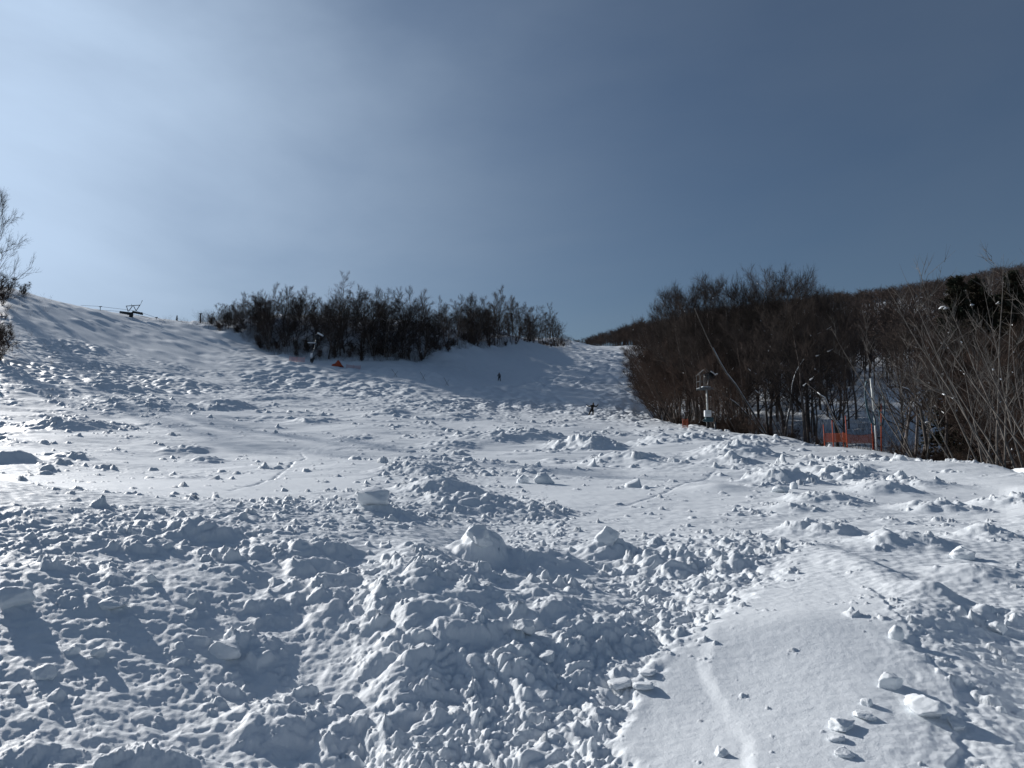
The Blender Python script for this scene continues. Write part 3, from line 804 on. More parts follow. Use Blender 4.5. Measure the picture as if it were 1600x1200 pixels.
# --- far woodland on the hills: reads as one mass
def far_mass(name, pts, label, hmin, hmax, nt=46, twr=.0055, top=None):
    q = np.random.default_rng(len(pts)); P0, P1, A, B = [], [], [], []
    protos = []
    for v in range(6):
        a0, a1, ra = [], [], []
        a0.append((0, 0, -.3)); a1.append((q.normal(0, .03), q.normal(0, .03), .92)); ra.append(.018)
        for i in range(14):
            t = q.uniform(.25, .85); az = q.uniform(0, 6.28); L = .42 * (1.1 - .7 * t)
            c = np.array([0, 0, t]); d = np.array([math.cos(az), math.sin(az), q.uniform(.5, 1.4)]) * .7; e = c + d * L
            a0.append(c); a1.append(e); ra.append(.008)
            for _ in range(nt // 14 + 1):
                c2 = c + (e - c) * q.uniform(.3, 1); d2 = unit(d + q.normal(0, .6, 3)); a0.append(c2); a1.append(c2 + d2 * q.uniform(.08, .22)); ra.append(twr)
        protos.append((np.array(a0, float), np.array(a1, float), np.array(ra)))
    G = Geo()
    for (x, y) in pts:
        a0, a1, ra = protos[q.integers(0, 6)]; H = q.uniform(hmin, hmax); th = q.uniform(0, 6.28); c, s = math.cos(th), math.sin(th)
        if top: H = max(1.5, min(hmax, z_from_py(top(800 + F * x / y) + q.uniform(0, 9), y) - gz(x, y)))
        Rm = np.array([[c, -s, 0], [s, c, 0], [0, 0, 1]]); o = np.array([x, y, gz(x, y)])
        G.add(*tubes(a0 @ Rm.T * H * np.array([1.15, 1.15, 1]) + o, a1 @ Rm.T * H * np.array([1.15, 1.15, 1]) + o, ra * H, ra * H * .35, 3))
    ob = G.build(name, FAR_TWIG if 'far' in name else TWIG); tag(ob, label, None, None, 'stuff'); return ob
pts = []
while len(pts) < 2300:
    Y = g.uniform(108, 470); x = woods_edge(min(Y, 300)) + (8 if Y < 200 else 4) + g.random() ** 1.1 * Y * .75
    px = 800 + F * x / Y
    if px > 1720 or px < 1000: continue
    pts.append((x, Y))
far_mass('far_woodland', pts, 'brown leafless woodland covering the far hillside', 6.5, 10.5)
pts = [(at(p_, Y_)[0], Y_) for p_, Y_ in zip(g.uniform(884, 1010, 340), g.uniform(318, 420, 340))]
far_mass('far_treeline', pts, 'thin line of leafless trees beyond the top of the piste', 2, 14, 80, .0035, top_line([(884, 534), (920, 525), (945, 518), (975, 510), (1010, 500)]))
pts = []
while len(pts) < 130:
    px = g.uniform(335, 860); Y = grove_front(px) + 5 + g.random() * 32; x, y, z = at(px, Y)
    if (z_from_py(grove_top(px), Y) - z) > 7.5: pts.append((x, y))
far_mass('grove_thicket', pts, 'dense leafless thicket filling the grove between its taller trees', 3.5, 6.5, 110, .0035)
# brush filling the forest floor
def brush(name, pts, label, mat, hmin, hmax, per=9):
    q = np.random.default_rng(len(pts) + 5); P0, P1, A = [], [], []
    for (x, y) in pts:
        z = gz(x, y)
        for _ in range(per):
            H = q.uniform(hmin, hmax); d = np.array([q.normal(-.1, .4), q.normal(0, .4), 1.0]); b = np.array([x + q.normal(0, .25), y + q.normal(0, .25), z - .05])
            e = b + d * H; P0.append(b); P1.append(e); A.append(q.uniform(.005, .011))
            for _ in range(4):
                c = b + (e - b) * q.uniform(.3, .95); d2 = unit(d + q.normal(0, .6, 3)); P0.append(c); P1.append(c + d2 * H * q.uniform(.15, .4)); A.append(.005)
    G = Geo(); A = np.array(A); G.add(*tubes(np.array(P0), np.array(P1), A, A * .3, 3))
    ob = G.build(name, mat); tag(ob, label, None, None, 'stuff')
pts = []
while len(pts) < 800:
    Y = math.exp(g.uniform(math.log(27), math.log(180))); x = woods_edge(Y) + 2.0 + g.random() ** 1.3 * 28
    px = 800 + F * x / Y
    if px > 1700: continue
    if px > 1240 and Y < 56 and x < woods_edge(Y) + 2: continue
    pts.append((x, Y))
brush('undergrowth', pts, 'tangled leafless undergrowth on the floor of the right-hand woods', TWIG_RED, .7, 2.6)
pts = []
while len(pts) < 1100:
    px = g.uniform(308, 895); Y = grove_front(px) + g.random() ** 1.6 * 30 - .5; pts.append((at(px, Y)[0], Y))
brush('undergrowth', pts, 'tangled leafless undergrowth below the trees of the grove', TWIG, .8, 3.4)
pts = [(at(p_, Y_)[0], Y_) for p_, Y_ in [(g.uniform(-20, 75), g.uniform(125, 158)) for _ in range(26)] + [(g.uniform(0, 160), g.uniform(84, 112)) for _ in range(12)] + [(g.uniform(240, 330), g.uniform(160, 172)) for _ in range(30)]]
brush('dry_weeds', pts, 'sparse dry weed stalks poking out of the left hillside', TWIG, .4, 1.5, 5)
# ------------------------------------------------------------------ loose blocks of snow lying on the slope
import bmesh
from mathutils import noise as mnoise
def snow_block(px, py, hw, hh, label, shape='block', seed=0, sink=.25, rz=None):
    x, y, z = cast(px, py, ground_z, 2.6, 90)
    s = y / F; q = np.random.default_rng(seed + px)
    bm = bmesh.new(); bmesh.ops.create_icosphere(bm, subdivisions=4 if hw > 12 else 3, radius=1)
    planes = [(unit(q.normal(0, 1, 3) + np.array([0, 0, .2])), q.uniform(.48, .78)) for _ in range(9 if shape == 'block' else 3)]
    off = Vector(q.uniform(0, 50, 3))
    for v in bm.verts:
        p = np.array(v.co)
        if shape == 'slab': p = np.sign(p) * np.abs(p) ** .45
        for n_, d_ in planes:
            if shape == 'slab': continue
            e = p @ n_ - d_
            if e > 0: p = p - n_ * e
        pv = Vector(p)
        f = 1 + .16 * mnoise.noise(pv * 1.6 + off) + .10 * mnoise.noise(pv * 3.7 + off) + .05 * mnoise.noise(pv * 9 + off) + .025 * mnoise.noise(pv * 20 + off)
        v.co = pv * f
    me = bpy.data.meshes.new('snow_block')
    w, h = hw * s, hh * s
    bmesh.ops.scale(bm, vec=(w, w * q.uniform(.75, 1.0), h * (.7 if shape == 'block' else .5)), verts=bm.verts)
    if shape == 'slab': bmesh.ops.rotate(bm, cent=(0, 0, 0), matrix=Matrix.Rotation(q.uniform(-.25, .25), 3, 'X') @ Matrix.Rotation(q.uniform(-.2, .2), 3, 'Y'), verts=bm.verts)
    bm.to_mesh(me); bm.free()
    me.polygons.foreach_set('use_smooth', [True] * len(me.polygons))
    o = link('snow_block', me, SNOW, None, (x, y + w * .4, gz(x, y + w * .4) + h * (.44 - sink * .7 if shape == 'block' else .3)))
    o.rotation_euler = (0, 0, q.uniform(0, 6.28) if rz is None else rz)
    tag(o, label, 'snow block'); return o
for i, a in enumerate((
    (578, 790, 30, 34, 'large wedge-shaped snow block with a shaded flat face, behind the central mound'),
    (815, 755, 13, 14, 'rounded snow boulder, left one of the pair on the smooth snow behind the mound'),
    (850, 756, 19, 18, 'bigger rounded snow boulder, right one of the pair behind the mound'),
    (752, 856, 26, 26, 'large rounded snow lump on the crest of the central mound'),
    (950, 850, 24, 28, 'pointed snow block standing at the top end of the rubble trench'),
    (818, 988, 17, 24, 'single round snow ball on the shaded face of the central mound'),
    (858, 1030, 16, 17, 'small snow lump low in the rubble trench, below the round ball'),
    (170, 950, 26, 17, 'dark flat-sided snow block on the left foreground crust'),
    (12, 950, 28, 28, 'snow block cut by the left border of the photo, in shade'),
    (60, 1060, 22, 24, 'snow block with a hollow top near the lower left corner'),
    (150, 1025, 15, 16, 'right one of two touching snow lumps in the left foreground'),
    (112, 1022, 13, 14, 'left one of two touching snow lumps in the left foreground'),
    (300, 945, 11, 15, 'small upright snow chip in the left foreground beside a low mound'),
    (235, 910, 10, 13, 'tiny pointed snow chip with a sharp shadow on the left crust'),
    (350, 1030, 34, 26, 'broad snow lump in the middle of the left foreground'),
    (1402, 1000, 12, 26, 'pointed snow cone standing upright on the crest of the right drift'),
    (1400, 1078, 24, 22, 'round snow lump below the pointed cone on the right drift'),
    (1452, 1122, 38, 34, 'largest angular snow block on the right drift'),
    (1500, 1142, 18, 18, 'snow lump touching the lower right of the largest drift block'),
    (1322, 1142, 22, 17, 'dark shaded snow lump on the lower part of the right drift'),
    (1355, 1124, 16, 10, 'low snow lump right above the dark shaded one on the right drift'),
    (1358, 1104, 12, 10, 'smallest of the snow lumps above the dark shaded one'),
    (1308, 1158, 14, 10, 'snow lump just under the dark shaded one on the right drift'),
    (1322, 1182, 16, 11, 'lowest snow lump near the bottom edge on the right drift'),
    (1130, 1182, 13, 13, 'snow lump by the curved cut near the bottom edge'),
    (1224, 770, 15, 12, 'flatter snow boulder of a pair on the right middle slope'),
    (1244, 764, 10, 14, 'upright snow boulder of a pair on the right middle slope'),
    (1564, 990, 20, 17, 'round snow boulder near the right border in the foreground'),
    (1515, 872, 24, 16, 'snow block beside the shaded drift wall near the right border'),
    )):
    snow_block(*a, seed=i)
snow_block(970, 1078, 17, 9, 'flat crust slab lying on the corner of the smooth drift', 'slab', 70, .1, .3)
snow_block(1006, 1078, 15, 9, 'second crust slab tilted beside the first, with a dark shadow', 'slab', 71, .1, -.2)
snow_block(1014, 1056, 12, 6, 'thin crust splinter above the two slabs', 'slab', 72, .1, 1.0)

# ------------------------------------------------------------------ metal, net and paint
STEEL = mat_principled('grey_steel', (.13, .15, .165), .5, .5, (6, (.09, .105, .115)))
PALE_STEEL = mat_principled('pale_steel', (.62, .64, .62), .5, .5, (8, (.52, .55, .54)))
DARK = mat_principled('dark_metal', (.018, .020, .023), .55, .4)
TEAL = mat_principled('teal_metal', (.03, .075, .095), .5, .4)
HOSE = mat_principled('blue_hose', (.045, .10, .13), .55, .4)
WHITE = mat_principled('white_paint', (.72, .74, .76), .5, .4)
ORANGE = mat_principled('orange_plastic', (.36, .06, .022), .6, .3)
NET = mat_principled('orange_net', (.26, .055, .02), .7, .2)
SHADED_NET = mat_principled('shaded_net', (.13, .032, .014), .8, .2)  # same orange netting, with the shade it hangs in put into the colour
PINK = mat_principled('faded_pink_net', (.55, .26, .24), .7, .2)
BAMBOO = mat_principled('bamboo', (.10, .085, .065), .7, .2)

def net_panel(x0, x1, z0, z1, step, th=.008, sag=.0, mat=NET, parent=None, name='net'):
    G = Geo(); nx = max(2, int((x1 - x0) / step)); nz_ = max(2, int((z1 - z0) / step))
    def pt(a, b): 
        return (x0 + (x1 - x0) * a, .03 * math.sin(a * 9), z0 + (z1 - z0) * b - sag * math.sin(a * math.pi) * (b))
    for i in range(nx + 1): G.tube([pt(i / nx, b) for b in (0, .5, 1)], th, 3, False)
    for j in range(nz_ + 1): G.tube([pt(a, j / nz_) for a in np.linspace(0, 1, 9)], th * (1.6 if j in (0, nz_) else 1), 3, False)
    o = G.build(name, mat, parent); return o

def frame_at(px, Y, name, label, cat, group=None):
    x, y, z = at(px, Y); e = empty(name, (x, y, z)); tag(e, label, cat, group); return e, Y / F
# --- fan snow gun on its post at the edge of the woods
e, m = frame_at(1105, 66, 'snow_gun', 'snow gun with a railed platform and dark fan barrel on a tall post', 'snow gun')
Geo().tube([(0, 0, -.4), (0, 0, 1.3)], .13, 10).build('post_base', DARK, e, True)
Geo().tube([(0, 0, 1.3), (-.02, 0, 3.75)], .085, 10).build('post', PALE_STEEL, e, True)
b = Geo().box((0, -.05, 1.42), (.62, .42, .62)).build('control_box', WHITE, e)
Geo().box((0, -.27, 1.5), (.4, .02, .3)).build('door', PALE_STEEL, b)
h = Geo().box((.12, -.05, .85), (.72, .5, .42)).box((-.28, -.1, .78), (.3, .3, .2)).build('hydrant', TEAL, e)
Geo().tube([(-.4, -.15, .78), (-.55, -.15, .78)], .07, 8).build('valve', DARK, h)
pl = Geo(); pl.box((-.18, 0, 3.78), (1.32, 1.15, .09)); pl.box((-.18, -.55, 3.70), (1.32, .06, .14)); pl.box((-.18, .55, 3.70), (1.32, .06, .14))
pl.build('platform', STEEL, e)
sn_ = Geo().box((-.1, -.05, 3.90), (.8, .6, .10), bev=.05).build('platform_snow', LIMB_SNOW, e, True)
rl = Geo()
for a in (-.82, -.42, 0.0):
    for b_ in (-.54, .54): rl.tube([(a, b_, 3.8), (a, b_, 5.05)], .016, 5)
for zz in (4.4, 5.05):
    for b_ in (-.54, .54): rl.tube([(-.82, b_, zz), (.0, b_, zz)], .014, 5)
    rl.tube([(-.82, -.54, zz), (-.82, .54, zz)], .014, 5)
rl.build('railing', STEEL, e)
bar = Geo(); bar.tube([(-.1, -.45, 4.75), (.15, -.1, 4.85), (.62, .55, 5.0)], [.30, .42, .40], 16)
bar.build('fan_barrel', DARK, e, True)
Geo().tube([(.05, 0, 3.8), (.2, 0, 4.5)], .11, 8).build('swivel', DARK, e, True)
rf = Geo(); rf.tube([(-.72, -.2, 5.12), (-.2, -.1, 5.55), (.55, .2, 4.95)], [.05, .07, .05], 5); rf.box((-.46, -.05, 5.36), (.68, 1.1, .04), ry=-.70); rf.box((.22, .05, 5.26), (1.0, 1.1, .04), ry=.66)
rf.build('roof', DARK, e)
Geo().box((.52, .0, 5.17), (.62, .9, .10), ry=.62, bev=.04).box((.86, -.1, 5.08), (.28, .5, .12), ry=-.5, bev=.05).build('roof_snow', LIMB_SNOW, e, True)
Geo().tube([(.62, -.2, -.3), (.62, -.2, .62)], .09, 8).build('ground_post', STEEL, e, True)

# --- leaning snow gun below the grove
e, m = frame_at(485.5, 139, 'snow_gun', 'leaning snow gun with a pale cover standing in front of the grove', 'snow gun')
Geo().tube([(0, 0, -.4), (.25, 0, 1.8), (.85, 0, 4.9)], [.16, .13, .11], 8).build('post', STEEL, e, True)
Geo().tube([(.75, -.4, 5.0), (1.0, .3, 5.5)], [.5, .42], 14).build('fan_barrel', DARK, e, True)
Geo().box((1.6, 0, 5.75), (1.15, .8, .32), ry=.5).build('cover', WHITE, e)
Geo().box((-.05, 0, 4.05), (1.5, 1.0, .08)).build('platform', WHITE, e)
Geo().tube([(-.78, -.45, 4.1), (-.78, -.45, 4.7), (.6, -.45, 4.55)], .03, 5).tube([(-.78, .45, 4.1), (-.78, .45, 4.7), (.6, .45, 4.55)], .03, 5).build('railing', STEEL, e)
Geo().box((.02, -.2, 1.55), (.42, .4, .9)).build('control_box', WHITE, e)
Geo().box((.05, -.1, .55), (.6, .5, .6)).build('hydrant', DARK, e)

# --- snow lance with its hoses
e, m = frame_at(1366.5, 45.5, 'snow_lance', 'pale snow lance pole hung with looped blue hoses, right of the orange net', 'snow lance')
Geo().tube([(0, 0, -.3), (-.06, 0, 2.9)], .055, 10).build('lower_pole', PALE_STEEL, e, True)
Geo().tube([(-.05, 0, 2.75), (-.16, 0, 4.75)], [.095, .085], 10).build('upper_tube', PALE_STEEL, e, True)
Geo().tube([(-.16, 0, 4.7), (-.17, 0, 5.05), (-.02, 0, 5.2)], .028, 6).build('nozzle', DARK, e, True)
Geo().tube([(-.16, 0, 4.8), (-.5, -.05, 4.6)], .03, 6).build('hose_arm', STEEL, e, True)
def hose(pts):
    P = np.array(pts, float); t = np.linspace(0, 1, 30); k = np.linspace(0, 1, len(P))
    Q = np.stack([np.interp(t, k, P[:, i]) for i in range(3)], 1)
    for _ in range(4): Q[1:-1] = (Q[:-2] + Q[1:-1] * 2 + Q[2:]) / 4
    Geo().tube(Q, .045, 8).build('hose', HOSE, e, True)
hose([(-.48, -.05, 4.55), (-.66, -.08, 4.0), (-.62, -.1, 2.9), (-.4, -.1, 1.95), (-.12, -.1, 1.65), (-.05, -.1, 2.0), (-.2, -.1, 2.6)])
hose([(-.50, .05, 4.5), (-.55, .08, 3.7), (-.42, .1, 2.6), (-.22, .1, 1.9), (-.02, .1, 1.75), (-.05, .1, 2.75)])
hose([(.24, -.05, 4.55), (.45, -.05, 4.0), (.60, -.05, 3.0), (.52, -.05, 2.1), (.36, -.05, 1.55), (.28, -.05, 2.0), (.22, -.05, 2.8)])
hose([(.05, .06, 2.75), (.28, .06, 2.9), (.34, .06, 2.4), (.30, .06, 1.7)])
Geo().tube([(.02, 0, 2.75), (.34, 0, 2.95)], .035, 6).build('hose_bracket', DARK, e, True)
fr_ = Geo(); fr_.tube([(.30, .05, -.2), (.34, .05, 3.5)], .045, 6); fr_.tube([(.0, .03, .92), (.40, .03, .92)], .03, 5); fr_.tube([(-.02, .03, .35), (.34, .03, .40)], .03, 5)
fr_.build('support_frame', DARK, e, True)
def orange_pole(px, Y, top, lean, label):
    x, y, z = at(px, Y); H = z_from_py(top, Y) - z
    e = empty('marker_pole', (x, y, z)); tag(e, label, 'pole')
    Geo().tube([(0, 0, -.3), (lean * H, 0, H)], [.032, .028], 8).build('shaft', ORANGE, e, True)
    Geo().tube([(lean * H, 0, H), (lean * H * 1.01, 0, H + .05)], [.036, .03], 8).build('cap', ORANGE, e, True)
orange_pole(1373, 45, 632, .045, 'tall orange pole leaning against the right side of the snow lance')
orange_pole(1361, 46.5, 663, -.02, 'short orange pole in shade, left of the snow lance')

# --- orange safety net between posts
x0, y0, z0_ = at(1286, 46); x1, y1, z1_ = at(1321, 44.5)
e = empty('safety_net', (x0, y0, z0_), math.atan2(y1 - y0, x1 - x0)); tag(e, 'bright orange net hung on three orange posts at the edge of the woods', 'net')
W = math.hypot(x1 - x0, y1 - y0); dz = z1_ - z0_
for f, hz in ((0, 1.5), (.4, 1.75), (1, 2.0)):
    Geo().tube([(W * f, 0, dz * f - .3), (W * f - .05, 0, dz * f + hz)], [.036, .03], 7).build('post', ORANGE, e, True)
net_panel(0, W, .38, .92, .055, .0095, .02, NET, e)
x2, y2, z2_ = at(1362, 46.5)
e = empty('safety_net', (x1, y1 + .6, z1_), math.atan2(y2 - y1 - .6, x2 - x1)); tag(e, 'sagging orange net in the shade, coloured darker for it, between the bright net and the lance', 'net')
W = math.hypot(x2 - x1, y2 - y1 - .6)
net_panel(.1, W, .30, .92, .06, .008, .12, SHADED_NET, e)
for f in (.02, 1): Geo().tube([(W * f, 0, -.5), (W * f, 0, 1.0)], .03, 6).build('post', ORANGE, e, True)
# --- lone orange marker near the fan gun
x0, y0, z0_ = at(1066, 66.5)
e = empty('safety_net', (x0, y0, z0_), .25); tag(e, 'small square of orange net on two posts left of the fan snow gun', 'net')
for f in (0, .52): Geo().tube([(f, 0, -.2), (f, 0, .86)], .03, 6).build('post', ORANGE, e, True)
net_panel(0, .52, .06, .80, .05, .012, .0, NET, e)
# --- faded nets by the leaning gun
for px0, px1, Y, zt, lab, mt in ((450, 474, 138.5, .95, 'faded pinkish net left of the leaning snow gun', PINK), (540, 562, 138.2, .7, 'faded pinkish net right of the orange heap below the grove', PINK)):
    xa, ya, za = at(px0, Y); xb, yb, zb_ = at(px1, Y - .5)
    e = empty('safety_net', (xa, ya, za), math.atan2(yb - ya, xb - xa)); tag(e, lab, 'net')
    W = math.hypot(xb - xa, yb - ya); e.rotation_euler[1] = -math.atan2(zb_ - za, W)
    for f in np.linspace(0, 1, 3): Geo().tube([(W * f, 0, -.3), (W * f, 0, zt + .12)], .028, 5).build('post', PINK, e, True)
    net_panel(0, W, .05, zt, .10, .014, .1, mt, e)
x, y, z = at(526, 137.5)
hp = Geo()
q = np.random.default_rng(9)
tt = np.linspace(0, 1, 14)
V, Fc = [], []
for a in tt:
    for b in tt:
        hgt = .95 * math.sin(math.pi * a) ** .7 * math.sin(math.pi * b) ** .6 * (1 + .35 * math.sin(a * 9 + b * 5)) - .06
        V.append((-1.15 + 2.3 * a, -.6 + 1.2 * b, hgt + q.normal(0, .04)))
for i in range(13):
    for j in range(13): Fc.append((i * 14 + j, i * 14 + j + 1, (i + 1) * 14 + j + 1, (i + 1) * 14 + j))
hp.add(np.array(V), np.array(Fc)); o = hp.build('folded_net', ORANGE, None, False, (x, y, z))
tag(o, 'crumpled heap of orange netting in the snow below the grove', 'net')
# --- crossed bamboo poles on the lower piste
for px, Y, dx, lab in ((617, 128, 1.0, 'pair of crossed thin poles, leftmost of three in the snow below the grove'), (661, 126, .8, 'thin leaning poles in the snow, middle pair of three below the grove'), (698, 124, .8, 'pair of thin poles in the snow nearest the standing skier')):
    x, y, z = at(px, Y); e = empty('bamboo_poles', (x, y, z)); tag(e, lab, 'poles')
    Geo().tube([(-dx * .7, 0, 1.5), (dx * .5, 0, -.2)], .03, 6).build('pole', BAMBOO, e, True)
    Geo().tube([(-dx * .5, .06, -.2), (dx * .45, .06, 1.1)], .025, 6).build('pole', BAMBOO, e, True)

# ------------------------------------------------------------------ chairlift on the left ridge
YL = 166.0; ms = YL / F
def L(px, py, dy=0.0): return np.array([(px - 198) * ms, dy, z_from_py(py - 4.5, YL)])
gx, gy, ggz = at(198, YL)
e = empty('lift_tower', (gx, gy, 0)); tag(e, 'dark lift tower head with a trussed top frame showing above the left ridge', 'lift tower')
Geo().tube([L(198.5, 494), (0, 0, ggz - .5)], [.36, .5], 10).build('mast', DARK, e, True)
Geo().box(L(198.7, 495.5), (.62, .8, .9)).build('mast_head', DARK, e)
ca = Geo(); ca.tube([L(180.5, 491.2), L(198.5, 493.3), L(216, 493.2)], .13, 6); ca.build('crossarm', DARK, e, True)
for pa, pb in (((180.5, 491.4), (197, 495.0)), ((200.5, 491.0), (216.5, 494.4))):
    A, B = L(*pa), L(*pb)
    sh = Geo().tube([A, B], .17, 6).build('sheave_beam', DARK, e, True)
    for t in np.linspace(.05, .95, 6):
        c = A + (B - A) * t; Geo().tube([c + np.array([0, -.1, -.2]), c + np.array([0, .1, -.2])], .21, 12).build('sheave', STEEL, sh, True)
tf = Geo()
for a, b in (((189.5, 482.7), (212, 481.2)), ((190.5, 483), (193.2, 491)), ((200, 482.3), (194, 491)), ((201.5, 482.3), (206, 490.3)), ((211.4, 481.5), (206, 490.3))):
    tf.tube([L(*a), L(*b)], .085, 6)
tf.build('top_frame', STEEL, e, True)
Geo().tube([L(211.8, 481.2), L(214.2, 476.3), L(215, 473.8)], [.035, .04, .08], 6).tube([L(198.4, 482.4), L(198.4, 479.5)], .04, 5).build('antenna', DARK, e, True)
for pts_, lab in (([(120, 482.2), (148, 483.8), (188, 488.5), (207, 490.8), (238, 500.6), (256, 508)], 'upper lift cable running over the dark lift tower on the left ridge'),
                  ([(140, 488), (165, 489.3), (184, 491.0), (200, 495), (222, 500), (244, 507)], 'lower lift cable running under the dark lift tower head')):
    P = np.array([L(a, b, -.5 if 'upper' in lab else .5) for a, b in pts_]); c0 = P[0] + np.array([gx, gy, 0])
    o = Geo().tube(P - P[0], .032, 5).build('lift_cable', DARK, None, True, c0); tag(o, lab, 'cable', 'lift cables')
for px, py, lab in ((148, 483.6, 'small T-headed lift post on the ridge left of the lift tower'), (237.5, 500.5, 'small T-headed lift post on the ridge right of the lift tower')):
    x, y, zg = at(px, YL); top = z_from_py(py - 4.5, YL)
    e = empty('lift_post', (x, y + .3, zg)); tag(e, lab, 'lift post')
    Geo().tube([(0, 0, -.4), (0, 0, top - zg)], .07, 6).build('mast', STEEL, e, True)
    Geo().tube([(-.3, 0, top - zg + .03), (.32, 0, top - zg + .08)], .10, 6).build('crossarm', DARK, e, True)
x, y, zg = at(308.5, 176); top = z_from_py(490, 176)
e = empty('lamp_post', (x, y, zg)); tag(e, 'thin dark post with a bent arm at the left tip of the grove', 'post')
hh = top - zg
Geo().tube([(0, 0, -.4), (-.1, 0, hh)], .16, 6).build('mast', DARK, e, True)
Geo().tube([(-.4, 0, hh), (.35, 0, hh + .02)], .11, 6).build('crossarm', DARK, e, True)
Geo().tube([(.0, 0, hh - .2), (.55, 0, hh - .55), (.85, 0, hh - 1.0), (.8, 0, hh - 1.3)], .06, 5).build('arm', STEEL, e, True)
x, y, z = at(271, 172)
plant_tree('evergreen_bush', CON[1], (x, y, z), 0, (.13, .13, .12), 'tiny evergreen bush alone on the ridge between lift post and grove', 'bush')

# ------------------------------------------------------------------ the two people
SKIN = mat_principled('skin', (.45, .28, .21), .6, .3)
BLACK_CLOTH = mat_principled('black_cloth', (.012, .012, .014), .9, .2, (9, (.020, .018, .020)))
GREY_CLOTH = mat_principled('grey_cloth', (.10, .11, .13), .9, .2, (9, (.14, .15, .17)))
def skinned(name, joints, edges, root, mats, matfun, parent=None, loc=(0, 0, 0), rz=0, levels=1):
    keys = list(joints); me = bpy.data.meshes.new(name)
    me.from_pydata([joints[k][:3] for k in keys], [(keys.index(a), keys.index(b)) for a, b in edges], [])
    o = bpy.data.objects.new(name, me); COL.objects.link(o)
    o.modifiers.new('skin', 'SKIN').use_smooth_shade = True
    if not me.skin_vertices: 
        me.attributes.new('skin_dummy', 'FLOAT', 'POINT')
    lay = me.skin_vertices[0].data
    for i, k in enumerate(keys):
        r = joints[k][3] * (1.4 if joints[k][3] > .04 else 1); lay[i].radius = (r, r * (joints[k][4] if len(joints[k]) > 4 else 1)); lay[i].use_root = (k == root)
    sb = o.modifiers.new('sub', 'SUBSURF'); sb.levels = levels; sb.render_levels = levels
    dg = bpy.context.evaluated_depsgraph_get(); m2 = bpy.data.meshes.new_from_object(o.evaluated_get(dg))
    bpy.data.objects.remove(o); bpy.data.meshes.remove(me); m2.name = name
    for mm in mats: m2.materials.append(mm)
    for p in m2.polygons: p.material_index = matfun(p.center); p.use_smooth = True
    o = bpy.data.objects.new(name, m2); COL.objects.link(o); o.parent = parent; o.location = loc; o.rotation_euler = (0, 0, rz); return o

def person(px, Y, label, J, jacket, trousers, rz=0.0):
    x, y, z = at(px, Y)
    J = dict(J); E = [('pelvis', 'waist'), ('waist', 'chest'), ('chest', 'neck'), ('neck', 'head'), ('head', 'crown')]
    for s in 'lr':
        E += [('chest', 'sh' + s), ('sh' + s, 'el' + s), ('el' + s, 'wr' + s), ('wr' + s, 'palm' + s), ('pelvis', 'hip' + s), ('hip' + s, 'kn' + s), ('kn' + s, 'an' + s), ('an' + s, 'toe' + s)]
        w_, e_ = np.array(J['wr' + s][:3]), np.array(J['el' + s][:3]); d = unit(w_ - e_); sd = unit(np.cross(d, [0, 1, 0]))
        J['palm' + s] = (*(w_ + d * .07), .036)
        for i, (o_, l_) in enumerate(((-.034, .075), (-.011, .09), (.012, .085), (.034, .065))):
            b_ = w_ + d * .10 + sd * o_; J[f'f{i}{s}'] = (*b_, .011); J[f'g{i}{s}'] = (*(b_ + d * l_ * .6 + np.array([0, -.015, 0])), .010); J[f'h{i}{s}'] = (*(b_ + d * l_ + np.array([0, -.035, 0])), .009)
            E += [('palm' + s, f'f{i}{s}'), (f'f{i}{s}', f'g{i}{s}'), (f'g{i}{s}', f'h{i}{s}')]
        b_ = w_ + d * .06 + sd * (-.05 if s == 'l' else .05); J['th' + s] = (*b_, .013); J['ti' + s] = (*(b_ + d * .05 + sd * (-.03 if s == 'l' else .03)), .011)
        E += [('palm' + s, 'th' + s), ('th' + s, 'ti' + s)]
    zw = J['waist'][2] - .12; head = np.array(J['head'][:3])
    def mf(c):
        if abs(c[0] - head[0]) < .09 and c[2] > head[2] - .10 and c[2] < head[2] + .06 and c[1] < head[1] - .05: return 2
        return 1 if c[2] < zw else 0
    o = skinned('person', J, E, 'pelvis', [jacket, trousers, SKIN], mf, None, (x, y, z), rz)
    tag(o, label, 'person')
    # hood, face and boots
    hd = bmesh.new(); bmesh.ops.create_uvsphere(hd, u_segments=20, v_segments=14, radius=1)
    for v in list(hd.verts):
        p = v.co
        v.co = Vector((p.x * .125, p.y * .135 + .015, p.z * .15 + (.05 if p.z > .7 else 0)))
    bmesh.ops.delete(hd, geom=[v for v in hd.verts if v.co.y < -.085 and abs(v.co.x) < .08 and -.10 < v.co.z < .07], context='VERTS')
    me = bpy.data.meshes.new('hood'); hd.to_mesh(me); hd.free(); h = link('hood', me, jacket, o, tuple(head)); me.polygons.foreach_set('use_smooth', [True] * len(me.polygons))
    f = Geo(); f.tube([head + np.array([0, -.10, .02]), head + np.array([0, -.125, -.02]), head + np.array([0, -.10, -.035])], [.010, .016, .012], 6)
    f.build('nose', SKIN, o, True)
    Geo().box(head + np.array([0, -.105, .035]), (.15, .05, .065)).build('goggles', DARK, o)
    Geo().box(head + np.array([0, -.104, -.062]), (.05, .02, .012)).build('mouth', PINK, o)
    for s in 'lr':
        a, t = np.array(J['an' + s][:3]), np.array(J['toe' + s][:3])
        Geo().tube([a + np.array([0, 0.02, .12]), a, a * .5 + t * .5 + np.array([0, 0, .0]), t + np.array([0, -.04, 0])], [.075, .085, .07, .05], 10).build('boot', BLACK_CLOTH, o, True)
    return o
